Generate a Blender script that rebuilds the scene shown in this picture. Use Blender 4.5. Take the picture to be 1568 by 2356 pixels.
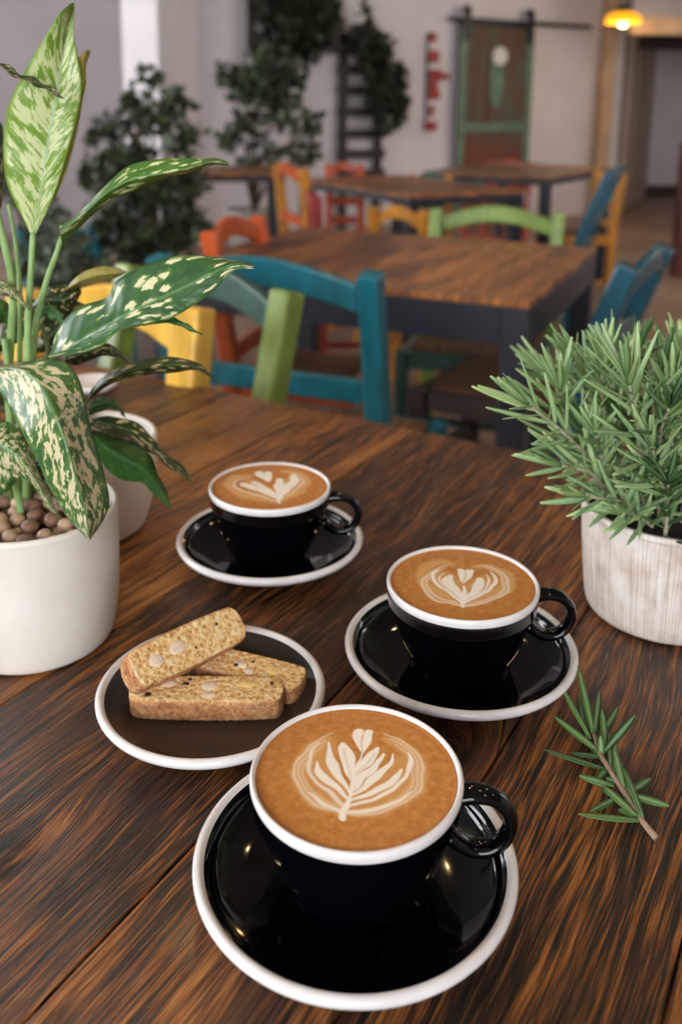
import bpy, math, random
import numpy as np
from mathutils import Vector, Matrix
random.seed(7); np.random.seed(7)
for o in list(bpy.data.objects): bpy.data.objects.remove(o)
S = bpy.context.scene; COL = S.collection
PI = math.pi
# ------------------------------------------------------------------ camera
TZ = .75                                   # height of the table tops
FPX, PCX, PCY = 2125.6, 784.0, 700.0        # focal length and optical centre for the 1568x2356 frame
TH, RO, CH = math.radians(12.07), math.radians(.635), TZ + .3576
F_ = Vector((0, math.cos(TH), -math.sin(TH))); R_ = Vector((1, 0, 0)); U_ = Vector((0, math.sin(TH), math.cos(TH)))
R2 = R_*math.cos(RO) + U_*math.sin(RO); U2 = -R_*math.sin(RO) + U_*math.cos(RO)
CAMP = Vector((0, 0, CH))
cd = bpy.data.cameras.new('camera'); cam = bpy.data.objects.new('camera', cd); COL.objects.link(cam); S.camera = cam
M = Matrix((R2, U2, -F_)).transposed().to_4x4(); M.translation = CAMP; cam.matrix_world = M
cd.sensor_fit = 'VERTICAL'; cd.sensor_height = 36; cd.lens = FPX/2356*36
cd.shift_y = -(1178-PCY)/2356; cd.clip_start = .01; cd.clip_end = 60
cd.dof.use_dof = True; cd.dof.focus_distance = .482; cd.dof.aperture_fstop = 6.9
# ------------------------------------------------------------------ light
S.view_settings.view_transform = 'Standard'; S.view_settings.look = 'None'; S.view_settings.gamma = 1
S.view_settings.use_curve_mapping = False; S.view_settings.exposure = 0.25
w = bpy.data.worlds.new('daylight'); S.world = w; w.use_nodes = True
w.node_tree.nodes['Background'].inputs[0].default_value = (.85, .90, 1, 1)
w.node_tree.nodes['Background'].inputs[1].default_value = .6
def area(name, loc, target, sx, sy, power, col):
    l = bpy.data.lights.new(name, 'AREA'); l.shape = 'RECTANGLE'; l.size = sx; l.size_y = sy; l.energy = power; l.color = col
    o = bpy.data.objects.new(name, l); COL.objects.link(o); o.location = loc
    o.rotation_euler = (Vector(target)-Vector(loc)).to_track_quat('-Z', 'Z').to_euler(); return o
# daylight entering through the windows behind the camera and in the left-hand wall
area('window_light_rear', (-1.2, -3.1, 1.9), (-.9, 4, .9), 3.4, 1.9, 165, (.93, .96, 1))
area('window_light_left', (-4.9, 1.6, 1.9), (0, .9, 0.9), 3.6, 1.9, 230, (.94, .97, 1))
area('window_light_left_far', (-4.9, 5.6, 1.9), (2, 6.2, 1.2), 2.6, 1.9, 140, (.95, .97, 1))
area('window_light_right', (4.9, 4.4, 1.9), (0.3, 8.4, 1.2), 2.6, 1.9, 80, (1, .94, .88))

def at(px, py, z=None, Y=None):
    d = F_ + (px-PCX)/FPX*R2 - (py-PCY)/FPX*U2
    t = (z-CH)/d.z if z is not None else Y/d.y
    return CAMP + d*t
# ------------------------------------------------------------------ tags
def tag(o, label=None, cat=None, group=None, kind=None):
    if label: o['label'] = label
    if cat: o['category'] = cat
    if group: o['group'] = group
    if kind: o['kind'] = kind
    return o
def empty(name, loc=(0, 0, 0), rz=0, label=None, cat=None, group=None):
    o = bpy.data.objects.new(name, None); COL.objects.link(o); o.empty_display_size = .02
    o.location = loc; o.rotation_euler = (0, 0, rz); return tag(o, label, cat, group)
def copy_tree(o, parent=None):
    c = o.copy(); COL.objects.link(c)
    if parent: c.parent = parent; c.matrix_parent_inverse = o.matrix_parent_inverse
    for ch in list(o.children): copy_tree(ch, c)
    return c
# ------------------------------------------------------------------ mesh builder
class MB:
    def __init__(s): s.v = []; s.f = []; s.m = []; s.uv = []; s.at = {}
    def add(s, vs, fs, mi=0):
        n = len(s.v); s.v += [tuple(p) for p in vs]; s.f += [tuple(i+n for i in f) for f in fs]
        s.m += ([mi]*len(fs) if isinstance(mi, int) else list(mi)); return n
    def box(s, c, d, R=None, mi=0):
        vs = [Vector((sx*d[0]/2, sy*d[1]/2, sz*d[2]/2)) for sz in (-1, 1) for sy in (-1, 1) for sx in (-1, 1)]
        if R is not None: vs = [R @ q for q in vs]
        s.add([q+Vector(c) for q in vs], [(0, 2, 3, 1), (4, 5, 7, 6), (0, 1, 5, 4), (2, 6, 7, 3), (0, 4, 6, 2), (1, 3, 7, 5)], mi)
    def bar(s, a, b, w, t, up=(0, 0, 1), mi=0):
        a, b = Vector(a), Vector(b); z = (b-a); L = z.length; z.normalize(); x = Vector(up).cross(z)
        if x.length < 1e-4: x = Vector((1, 0, 0)).cross(z)
        x.normalize(); y = z.cross(x); s.box((a+b)/2, (w, t, L), Matrix((x, y, z)).transposed(), mi)
    def strip(s, pts, ws, ts, side):            # swept rectangle, widths along `side`
        n0 = len(s.v); n = len(pts); vs = []
        for i, p in enumerate(pts):
            p = Vector(p); a = Vector(pts[max(i-1, 0)]); b = Vector(pts[min(i+1, n-1)]); t = (b-a).normalized()
            sd = Vector(side); sd = (sd - t*sd.dot(t)).normalized(); nn = t.cross(sd)
            for su, sv in ((-1, -1), (1, -1), (1, 1), (-1, 1)): vs.append(p + sd*su*ws[i]/2 + nn*sv*ts[i]/2)
        fs = []
        for i in range(n-1):
            for k in range(4): fs.append((4*i+k, 4*i+(k+1) % 4, 4*i+4+(k+1) % 4, 4*i+4+k))
        fs += [(3, 2, 1, 0), tuple(4*(n-1)+k for k in range(4))]
        s.add(vs, fs)
    def tube(s, pts, rs, n=8, mi=0, flat=1.0, cap=True):
        pts = [Vector(p) for p in pts]; N = len(pts)
        if not hasattr(rs, '__len__'): rs = [rs]*N
        t0 = (pts[1]-pts[0]).normalized(); ref = Vector((0, 0, 1)) if abs(t0.z) < .9 else Vector((1, 0, 0))
        x = ref.cross(t0).normalized(); vs = []
        for i, p in enumerate(pts):
            t = (pts[min(i+1, N-1)]-pts[max(i-1, 0)]).normalized(); x = (x - t*x.dot(t)).normalized(); y = t.cross(x)
            for k in range(n):
                a = 2*PI*k/n; vs.append(p + x*math.cos(a)*rs[i] + y*math.sin(a)*rs[i]*flat)
        fs = [(i*n+k, i*n+(k+1) % n, (i+1)*n+(k+1) % n, (i+1)*n+k) for i in range(N-1) for k in range(n)]
        if cap: fs += [tuple(range(n-1, -1, -1)), tuple((N-1)*n+k for k in range(n))]
        s.add(vs, fs, mi)
    def lathe(s, prof, n=64, c=(0, 0, 0), mis=None):
        c = Vector(c); vs = []; fs = []; ms = []
        for r, z in prof:
            for k in range(n):
                a = 2*PI*k/n; vs.append(c + Vector((r*math.cos(a), r*math.sin(a), z)))
        for i in range(len(prof)-1):
            for k in range(n):
                fs.append((i*n+k, i*n+(k+1) % n, (i+1)*n+(k+1) % n, (i+1)*n+k)); ms.append(mis[i] if mis else 0)
        s.add(vs, fs, ms)
    def ball(s, c, r, nu=16, nv=10, mi=0, R=None):
        if not hasattr(r, '__len__'): r = (r, r, r)
        vs = []
        for j in range(nv+1):
            th = PI*j/nv
            for i in range(nu):
                a = 2*PI*i/nu; q = Vector((r[0]*math.sin(th)*math.cos(a), r[1]*math.sin(th)*math.sin(a), r[2]*math.cos(th)))
                vs.append((R @ q if R is not None else q)+Vector(c))
        s.add(vs, [(j*nu+i, (j+1)*nu+i, (j+1)*nu+(i+1) % nu, j*nu+(i+1) % nu) for j in range(nv) for i in range(nu)], mi)
    def build(s, name, mats, parent=None, smooth=False, bevel=0, segs=2, subsurf=0, origin=None):
        me = bpy.data.meshes.new(name); vs = s.v
        o = bpy.data.objects.new(name, me); COL.objects.link(o)
        if origin is not None:
            og = Vector(origin); vs = [(v[0]-og.x, v[1]-og.y, v[2]-og.z) for v in vs]; o.location = og
        me.from_pydata(vs, [], s.f); me.update()
        for m in (mats if isinstance(mats, (list, tuple)) else [mats]): me.materials.append(m)
        me.polygons.foreach_set('material_index', s.m)
        if smooth: me.polygons.foreach_set('use_smooth', [True]*len(s.f))
        for k, (typ, vals) in s.at.items():
            a = me.attributes.new(k, typ, 'POINT')
            a.data.foreach_set({'FLOAT': 'value', 'FLOAT_VECTOR': 'vector', 'FLOAT_COLOR': 'color'}[typ], np.array(vals, dtype=np.float32).ravel())
        if parent: o.parent = parent
        if bevel:
            b = o.modifiers.new('bevel', 'BEVEL'); b.width = bevel; b.segments = segs; b.limit_method = 'ANGLE'; b.angle_limit = .6
        if subsurf:
            q = o.modifiers.new('subsurf', 'SUBSURF'); q.levels = q.render_levels = subsurf
        return o
def spline(pts, n):                      # Catmull-Rom resampling of tuples
    P = np.array(pts, float); m = len(P)
    if m < 3: return [tuple(P[0]+(P[1]-P[0])*i/(n-1)) for i in range(n)] if m == 2 else [tuple(P[0])]*n
    out = []
    for i in range(n):
        t = i/(n-1)*(m-1); k = min(int(t), m-2); u = t-k
        p0 = P[k-1] if k > 0 else 2*P[0]-P[1]; p1 = P[k]; p2 = P[k+1]; p3 = P[k+2] if k+2 < m else 2*P[-1]-P[-2]
        out.append(tuple(.5*((2*p1)+(-p0+p2)*u+(2*p0-5*p1+4*p2-p3)*u*u+(-p0+3*p1-3*p2+p3)*u**3)))
    return out
# ------------------------------------------------------------------ materials
def lin(c): return tuple(((x/255)/12.92 if x/255 <= .04045 else ((x/255+.055)/1.055)**2.4) for x in c[:3])+(1,)
class NT:
    def __init__(s, name):
        s.mat = bpy.data.materials.new(name); s.mat.use_nodes = True; s.t = s.mat.node_tree; s.b = s.t.nodes['Principled BSDF']
    def n(s, typ, **kw):
        q = s.t.nodes.new(typ)
        for k, v in kw.items():
            if k.startswith('_'): setattr(q, k[1:], v)
        return q
    def put(s, sock, v):
        if hasattr(v, 'is_linked') or isinstance(v, bpy.types.NodeSocket): s.t.links.new(v, sock)
        else: sock.default_value = v
    def math(s, op, a, b=0, c=None, clamp=False):
        q = s.t.nodes.new('ShaderNodeMath'); q.operation = op; q.use_clamp = clamp; s.put(q.inputs[0], a); s.put(q.inputs[1], b)
        if c is not None: s.put(q.inputs[2], c)
        return q.outputs[0]
    def coord(s, kind='Object'): return s.n('ShaderNodeTexCoord').outputs[kind]
    def attr(s, name, out='Fac'):
        q = s.n('ShaderNodeAttribute'); q.attribute_name = name; return q.outputs[out]
    def mapping(s, vec, scale=(1, 1, 1), rot=(0, 0, 0), loc=(0, 0, 0)):
        q = s.n('ShaderNodeMapping'); s.put(q.inputs[0], vec); q.inputs['Scale'].default_value = scale; q.inputs['Rotation'].default_value = rot; q.inputs['Location'].default_value = loc; return q.outputs[0]
    def noise(s, vec, scale, detail=4, rough=.55, dist=0, out='Fac'):
        q = s.n('ShaderNodeTexNoise'); s.put(q.inputs['Vector'], vec); q.inputs['Scale'].default_value = scale
        q.inputs['Detail'].default_value = detail; q.inputs['Roughness'].default_value = rough; q.inputs['Distortion'].default_value = dist; return q.outputs[out]
    def voro(s, vec, scale, out='Distance', rnd=1, feature='F1'):
        q = s.n('ShaderNodeTexVoronoi'); q.feature = feature; s.put(q.inputs['Vector'], vec); q.inputs['Scale'].default_value = scale; q.inputs['Randomness'].default_value = rnd; return q.outputs[out]
    def ramp(s, fac, stops, interp='LINEAR'):
        q = s.n('ShaderNodeValToRGB'); s.put(q.inputs[0], fac); q.color_ramp.interpolation = interp; e = q.color_ramp.elements
        while len(e) < len(stops): e.new(.5)
        for i, (p, c) in enumerate(stops): e[i].position = p; e[i].color = c if len(c) == 4 and max(c) <= 1 else lin(c)
        return q.outputs[0]
    def mix(s, f, a, b, typ='MIX'):
        q = s.n('ShaderNodeMix'); q.data_type = 'RGBA'; q.blend_type = typ; s.put(q.inputs[0], f)
        s.put(q.inputs[6], a); s.put(q.inputs[7], b); return q.outputs[2]
    def bump(s, h, strength=.3, dist=.001, nrm=None):
        q = s.n('ShaderNodeBump'); s.put(q.inputs['Height'], h); q.inputs['Strength'].default_value = strength; q.inputs['Distance'].default_value = dist
        if nrm is not None: s.put(q.inputs['Normal'], nrm)
        return q.outputs[0]
    def set(s, **kw):
        for k, v in kw.items(): s.put(s.b.inputs[k.replace('_', ' ')], v)
        return s.mat
def smin(f, k): return (max(0, f), k)
def plain(name, c, rough=.5, var=.08, scale=20, bump=0, bscale=200, coat=0, metal=0, spec=.5):
    m = NT(name); co = m.coord(); nz = m.noise(co, scale, 3)
    a = lin(tuple(max(0, x*(1-var)) for x in c)); b = lin(tuple(min(255, x*(1+var)) for x in c))
    m.set(Base_Color=m.ramp(nz, [(.3, a), (.7, b)]), Roughness=rough, Coat_Weight=coat, Metallic=metal)
    m.b.inputs['Specular IOR Level'].default_value = spec; m.b.inputs['Coat Roughness'].default_value = .08
    if bump: m.set(Normal=m.bump(m.noise(co, bscale, 3), bump, .001))
    return m.mat

def wood_table(name, knots=(), bright=1.0, fine=1.0, worn=.30, coat=.12):
    """dark stained plank wood; local x runs along the boards, 'boff' is a random value per board"""
    m = NT(name); co = m.coord(); off = m.attr('boff')
    sep = m.n('ShaderNodeSeparateXYZ'); m.put(sep.inputs[0], co); x, y, z = sep.outputs
    # wandering grain lines
    wob = m.noise(m.mapping(co, (2.2, 9, 1)), 1.0, 3)
    g = m.math('ADD', y, m.math('MULTIPLY', m.math('SUBTRACT', wob, .5), .045))
    halo = None
    for kx, ky, amp, sx, sy in knots:            # rings running round each knot
        dx = m.math('DIVIDE', m.math('SUBTRACT', x, kx), sx); dy = m.math('DIVIDE', m.math('SUBTRACT', y, ky), sy)
        r2 = m.math('ADD', m.math('MULTIPLY', dx, dx), m.math('MULTIPLY', dy, dy))
        e = m.math('EXPONENT', m.math('MULTIPLY', r2, -1))
        g = m.math('ADD', g, m.math('MULTIPLY', e, amp))
        core = m.math('EXPONENT', m.math('MULTIPLY', r2, -14)); halo = core if halo is None else m.math('ADD', halo, core)
    cb = m.n('ShaderNodeCombineXYZ'); m.put(cb.inputs[0], x); m.put(cb.inputs[1], g); m.put(cb.inputs[2], m.math('MULTIPLY', off, 7.3)); v = cb.outputs[0]
    broad = m.noise(m.mapping(v, (2.6, 26, 1)), 1, 5, .6)
    mid = m.noise(m.mapping(v, (9, 230*fine, 1)), 1, 5, .62)
    fin = m.noise(m.mapping(v, (30, 800*fine, 1)), 1, 4, .6)
    t = m.math('ADD', m.math('MULTIPLY', broad, .23), m.math('ADD', m.math('MULTIPLY', mid, .34), m.math('MULTIPLY', fin, .43)))
    t = m.math('ADD', t, m.math('MULTIPLY', m.math('SUBTRACT', off, .5), .06))
    k = bright
    def C(*c): return lin(tuple(min(255, q*k) for q in c))
    base = m.ramp(t, [(.415, C(15, 8, 4)), (.462, C(60, 32, 12)), (.502, C(116, 68, 28)), (.55, C(158, 98, 44)), (.62, C(192, 132, 72))])
    base = m.mix(m.ramp(m.noise(m.mapping(v, (3.5, 14, 1)), 1, 4, .6), [(.50, (0, 0, 0, 1)), (.66, (.75, .75, .75, 1))]), base, C(40, 21, 9))
    if halo is not None: base = m.mix(m.math('MINIMUM', halo, .92), base, lin((12, 8, 7)))
    pores = m.noise(m.mapping(v, (60, 1500, 1)), 1, 2)
    h = m.math('ADD', m.math('MULTIPLY', mid, .5), m.math('ADD', m.math('MULTIPLY', fin, .6), m.math('MULTIPLY', pores, .3)))
    rg = m.math('ADD', .30, m.math('MULTIPLY', fin, .28))
    m.set(Base_Color=base, Roughness=rg, Normal=m.bump(h, .7, .0022), Coat_Weight=coat)
    m.b.inputs['Coat Roughness'].default_value = .16
    return m.mat

def paint(name, c, worn=(90, 70, 55), amount=.0):
    m = NT(name); co = m.coord(); g = m.noise(m.mapping(co, (60, 60, 4)), 1, 4); n2 = m.noise(co, 14, 4)
    a = lin(tuple(x*.86 for x in c)); b = lin(tuple(min(255, x*1.08) for x in c))
    col = m.ramp(m.math('ADD', m.math('MULTIPLY', g, .5), m.math('MULTIPLY', n2, .5)), [(.38, a), (.62, b)])
    edge = m.ramp(m.noise(co, 45, 5, .7), [(.66, (0, 0, 0, 1)), (.70, (1, 1, 1, 1))])
    col = m.mix(m.math('MULTIPLY', edge, amount), col, lin(worn))
    return m.set(Base_Color=col, Roughness=.38, Normal=m.bump(g, .12, .001), Coat_Weight=.15)

def leaf_mat(name, dark, light, spot, cover, vein=(150, 175, 120), streak=False, backcol=None, blob=0, bias=0):
    """variegated leaf: 'lu' along the leaf 0..1, 'lv' across -1..1, 'seed'"""
    m = NT(name); u, v, sd = m.attr('lu'), m.attr('lv'), m.attr('seed')
    av = m.math('ABSOLUTE', v); side = m.math('MULTIPLY', m.math('SIGN', v), 3.1)
    skew = m.math('SUBTRACT', u, m.math('MULTIPLY', av, .14))              # veins sweep forward
    cb = m.n('ShaderNodeCombineXYZ'); m.put(cb.inputs[0], m.math('MULTIPLY', skew, 3.4)); m.put(cb.inputs[1], m.math('ADD', m.math('MULTIPLY', av, 1.0), side)); m.put(cb.inputs[2], m.math('MULTIPLY', sd, 9))
    P = cb.outputs[0]
    if streak: n1 = m.noise(m.mapping(P, (11, 2.6, 1)), 1.0, 4, .62, .4); n0 = m.noise(P, 4, 3)
    elif blob:
        Q = m.mapping(P, (blob, blob*.85, 1)); wv = m.n('ShaderNodeVectorMath'); wv.operation = 'ADD'; nzv = m.n('ShaderNodeVectorMath'); nzv.operation = 'SCALE'; m.put(nzv.inputs[0], m.noise(Q, 1.6, 3, .6, 0, 'Color')); nzv.inputs['Scale'].default_value = 1.1; m.put(wv.inputs[0], Q); m.put(wv.inputs[1], nzv.outputs[0])
        vd = m.voro(wv.outputs[0], 1.0); n1 = m.math('SUBTRACT', .80, m.math('MULTIPLY', vd, .9)); n0 = m.noise(Q, .5, 2)
    else: n1 = m.noise(m.mapping(P, (6.5, 5.2, 1)), 1.0, 4, .6, .3); n0 = m.noise(P, 2.2, 2)
    nn = m.math('ADD', m.math('MULTIPLY', n1, .8), m.math('MULTIPLY', n0, .2))
    if bias: nn = m.math('ADD', nn, m.math('MULTIPLY', m.math('SUBTRACT', .32, m.math('ABSOLUTE', m.math('SUBTRACT', av, .38))), bias))
    thr = .5 + (.5-cover)*.42
    mask = m.ramp(nn, [(thr-.012, (0, 0, 0, 1)), (thr+.014, (1, 1, 1, 1))])
    halo = m.ramp(nn, [(thr-.10, (0, 0, 0, 1)), (thr, (1, 1, 1, 1))])
    base = m.mix(m.noise(P, 3, 3), lin(dark), lin(tuple((a+b)/2 for a, b in zip(dark, light))))
    base = m.mix(m.math('MULTIPLY', halo, .55), base, lin(light))
    edgefade = m.ramp(av, [(.86, (1, 1, 1, 1)), (.97, (0, 0, 0, 1))])
    mk = m.math('MULTIPLY', mask, edgefade)
    base = m.mix(mk, base, m.mix(m.noise(P, 20, 2), lin(spot), lin(tuple(min(255, a*1.06+6) for a in spot))))
    mid = m.ramp(av, [(.025, (1, 1, 1, 1)), (.06, (0, 0, 0, 1))])
    base = m.mix(m.math('MULTIPLY', mid, .75), base, lin(vein))
    veins = m.math('SINE', m.math('MULTIPLY', skew, 95))
    h = m.math('ADD', m.math('MULTIPLY', veins, .35), m.math('MULTIPLY', n1, .4))
    geo = m.n('ShaderNodeNewGeometry')
    if backcol: base = m.mix(geo.outputs['Backfacing'], base, m.mix(.5, base, lin(backcol)))
    m.set(Base_Color=base, Roughness=.36, Normal=m.bump(h, .22, .0012))
    # thin-leaf translucency
    tr = m.n('ShaderNodeBsdfTranslucent'); m.put(tr.inputs[0], m.mix(.35, base, lin(light))); ms = m.n('ShaderNodeMixShader'); ms.inputs[0].default_value = .22
    out = m.t.nodes['Material Output']; m.t.links.new(m.b.outputs[0], ms.inputs[1]); m.t.links.new(tr.outputs[0], ms.inputs[2]); m.t.links.new(ms.outputs[0], out.inputs[0])
    return m.mat
def foliage_mat(name, a, b):
    m = NT(name); q = m.attr('seed'); m.set(Base_Color=m.ramp(q, [(0, lin(a)), (1, lin(b))]), Roughness=.45)
    return m.mat

# ================================================================== ROOM
wallm = plain('white_plaster', (222, 216, 218), .85, .02, 3, .15, 60)
greym = plain('grey_mauve_plaster', (152, 143, 145), .85, .03, 2, .15, 60)
beige = plain('beige_plaster', (186, 168, 152), .8, .03, 3, .1, 50)
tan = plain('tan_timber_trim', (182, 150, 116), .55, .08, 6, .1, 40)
darkbrown = plain('dark_brown_timber', (62, 46, 36), .55, .12, 9, .1, 60)
ceilm = plain('ceiling_plaster', (120, 114, 112), .9, .02, 3)
def floor_mat():
    m = NT('worn_concrete_floor'); co = m.coord(); n1 = m.noise(co, 1.3, 5, .6); n2 = m.noise(co, 12, 5, .7)
    t = m.math('ADD', m.math('MULTIPLY', n1, .65), m.math('MULTIPLY', n2, .35))
    return m.set(Base_Color=m.ramp(t, [(.35, (108, 84, 68)), (.5, (146, 118, 98)), (.66, (176, 148, 126))]), Roughness=.45, Normal=m.bump(n2, .1, .002))
def struct(name, mb, mat, **k): return tag(mb.build(name, mat, **k), kind='structure')
b = MB(); b.box((0, 4.5, -.05), (10.4, 16, .1)); struct('floor', b, floor_mat())
b = MB(); b.box((0, 4.5, 3.35), (10.4, 16, .1)); struct('ceiling', b, ceilm)
def wall_seg(mb, a, c, z0, z1, t=.12):          # vertical slab between two floor points
    a, c = Vector((a[0], a[1], 0)), Vector((c[0], c[1], 0)); d = c-a; L = d.length
    mb.box(((a.x+c.x)/2, (a.y+c.y)/2, (z0+z1)/2), (L, t, z1-z0), Matrix.Rotation(math.atan2(d.y, d.x), 3, 'Z'))
def wY(x): return 8.75 + .5*(x-.2)              # the back wall runs away to the right
wdir = Vector((1, .5, 0)).normalized(); wn = Vector((wdir.y, -wdir.x, 0))   # towards the room
def wp(px, py=None, off=0.0, z=None):           # a point on the back wall under a pixel, `off` in front of it
    d = F_ + (px-PCX)/FPX*R2 - ((py if py is not None else 300)-PCY)/FPX*U2
    # solve (d*t).y = 8.65+.5*d*t.x with the wall shifted by off
    c0 = 8.65 - off*math.sqrt(1.25); t = c0/(d.y-.5*d.x); p = CAMP+d*t
    if z is not None: p.z = z
    return p
t2 = .06*math.sqrt(1.25)
b = MB(); wall_seg(b, (-1.7, wY(-1.7)+t2), (2.95, wY(2.95)+t2), 0, 3.3); struct('wall_back', b, wallm)
b = MB(); wall_seg(b, (-5.2, 8.05), (-1.25, 8.05), 0, 3.3); struct('wall_back_left', b, greym)
def walled(name, mat, p0, p1, openings):        # wall with window openings given as (s0, s1) along it, 1.0..2.8 high
    b = MB(); p0, p1 = Vector(p0), Vector(p1); L = (p1-p0).length; d = (p1-p0)/L
    def seg(s0, s1, z0, z1): a, c = p0+d*s0, p0+d*s1; wall_seg(b, a, c, z0, z1)
    s = 0
    for s0, s1 in openings: seg(s, s0, 0, 3.3); seg(s0, s1, 0, .95); seg(s0, s1, 2.9, 3.3); s = s1
    seg(s, L, 0, 3.3); struct(name, b, mat)
    return p0, d
frame_m = plain('white_window_frame', (225, 225, 225), .4, .02)
gm = NT('window_glass'); gm.b.inputs['Transmission Weight'].default_value = 1; gm.set(Roughness=0.0, Base_Color=(1, 1, 1, 1)); gm.b.inputs['IOR'].default_value = 1.02
glass = gm.mat
wi = [0]
def window(p0, d, s0, s1):
    wi[0] += 1; n = 'window_%d' % wi[0]; a, c = p0+d*s0, p0+d*s1; b = MB()
    for z in (.97, 2.88): b.bar((a.x, a.y, z), (c.x, c.y, z), .05, .08)
    k = max(2, round((s1-s0)/1.1))
    for i in range(k+1):
        q = a+(c-a)*min(max(i/k, .015), .985); b.bar((q.x, q.y, .95), (q.x, q.y, 2.9), .05, .06, up=d)
    r = struct(n, b, frame_m); g = MB(); wall_seg(g, a, c, .97, 2.88, .006); g.build('glass', glass, r)
p0, d = walled('wall_rear', wallm, (-5.1, -2.9, 0), (5.1, -2.9, 0), [(2.2, 5.6)]); window(p0, d, 2.2, 5.6)
p0, d = walled('wall_left', greym, (-4.75, -2.9, 0), (-4.75, 8.1, 0), [(2.7, 6.3), (7.2, 9.8)]); window(p0, d, 2.7, 6.3); window(p0, d, 7.2, 9.8)
p0, d = walled('wall_right', wallm, (4.75, -2.9, 0), (4.75, 12.3, 0), [(6.0, 8.6)]); window(p0, d, 6.0, 8.6)
b = MB(); wall_seg(b, (2.4, 12.3), (5.1, 12.3), 0, 3.3); struct('wall_passage', b, wallm)
# pillar on the left
pc = Vector((-1.36, 7.0, 0)); dr = Vector((.45, .893, 0)); dl = Vector((-.893, .45, 0)); ctr = pc+dr*.25+dl*.165
b = MB(); b.box((ctr.x, ctr.y, 1.65), (.33, .5, 3.3), Matrix((-dl, dr, Vector((0, 0, 1)))).transposed()); struct('trim_1', b, wallm)
# passage opening at the right end of the back wall
def vpost(name, px0, px1, Y, mat, z1=3.3, dep=.25, z0=0):
    a, c = at(px0, 250, Y=Y), at(px1, 250, Y=Y); b = MB(); b.box(((a.x+c.x)/2, Y+dep/2, (z0+z1)/2), (c.x-a.x, dep, z1-z0)); return struct(name, b, mat)
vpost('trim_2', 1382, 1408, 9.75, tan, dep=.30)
vpost('trim_3', 1410, 1434, 10.3, darkbrown, dep=.12)
b = MB(); q0, q1 = at(1434, 250, Y=10.6), at(1488, 250, Y=11.9); wall_seg(b, (q0.x, q0.y), (q1.x, q1.y), 0, 3.3); struct('wall_passage_side', b, beige)
vpost('trim_4', 1462, 1480, 11.2, plain('dull_tan_door_casing', (120, 104, 86), .6), dep=.08)  # door casing in a darker tan than the jamb
q = at(1470, 58, Y=8.6); b = MB(); b.box((q.x+1.2, 8.7, q.z), (2.5, .16, .15)); struct('trim_5', b, tan)
q2 = q.z+.075; b = MB(); b.box((q.x+1.2, 8.7, (q2+3.3)/2), (2.5, .1, 3.3-q2)); struct('wall_over_passage', b, greym)
q = at(1500, 95, Y=10.8); b = MB(); b.box((q.x+.9, 10.85, q.z), (2.2, .1, .17)); struct('trim_6', b, darkbrown)
b = MB(); b.box((3.9, 12.2, .07), (2.2, .03, .14)); struct('baseboard_passage', b, darkbrown)
q = at(1560, 480, Y=6.2); b = MB(); b.box((q.x+.05, 6.2, .45), (.11, .11, .9)); o = b.build('timber_post', plain('dark_red_timber', (84, 38, 34), .5)); tag(o, 'short dark red timber post at the right edge, in front of the passage', 'post')

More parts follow.
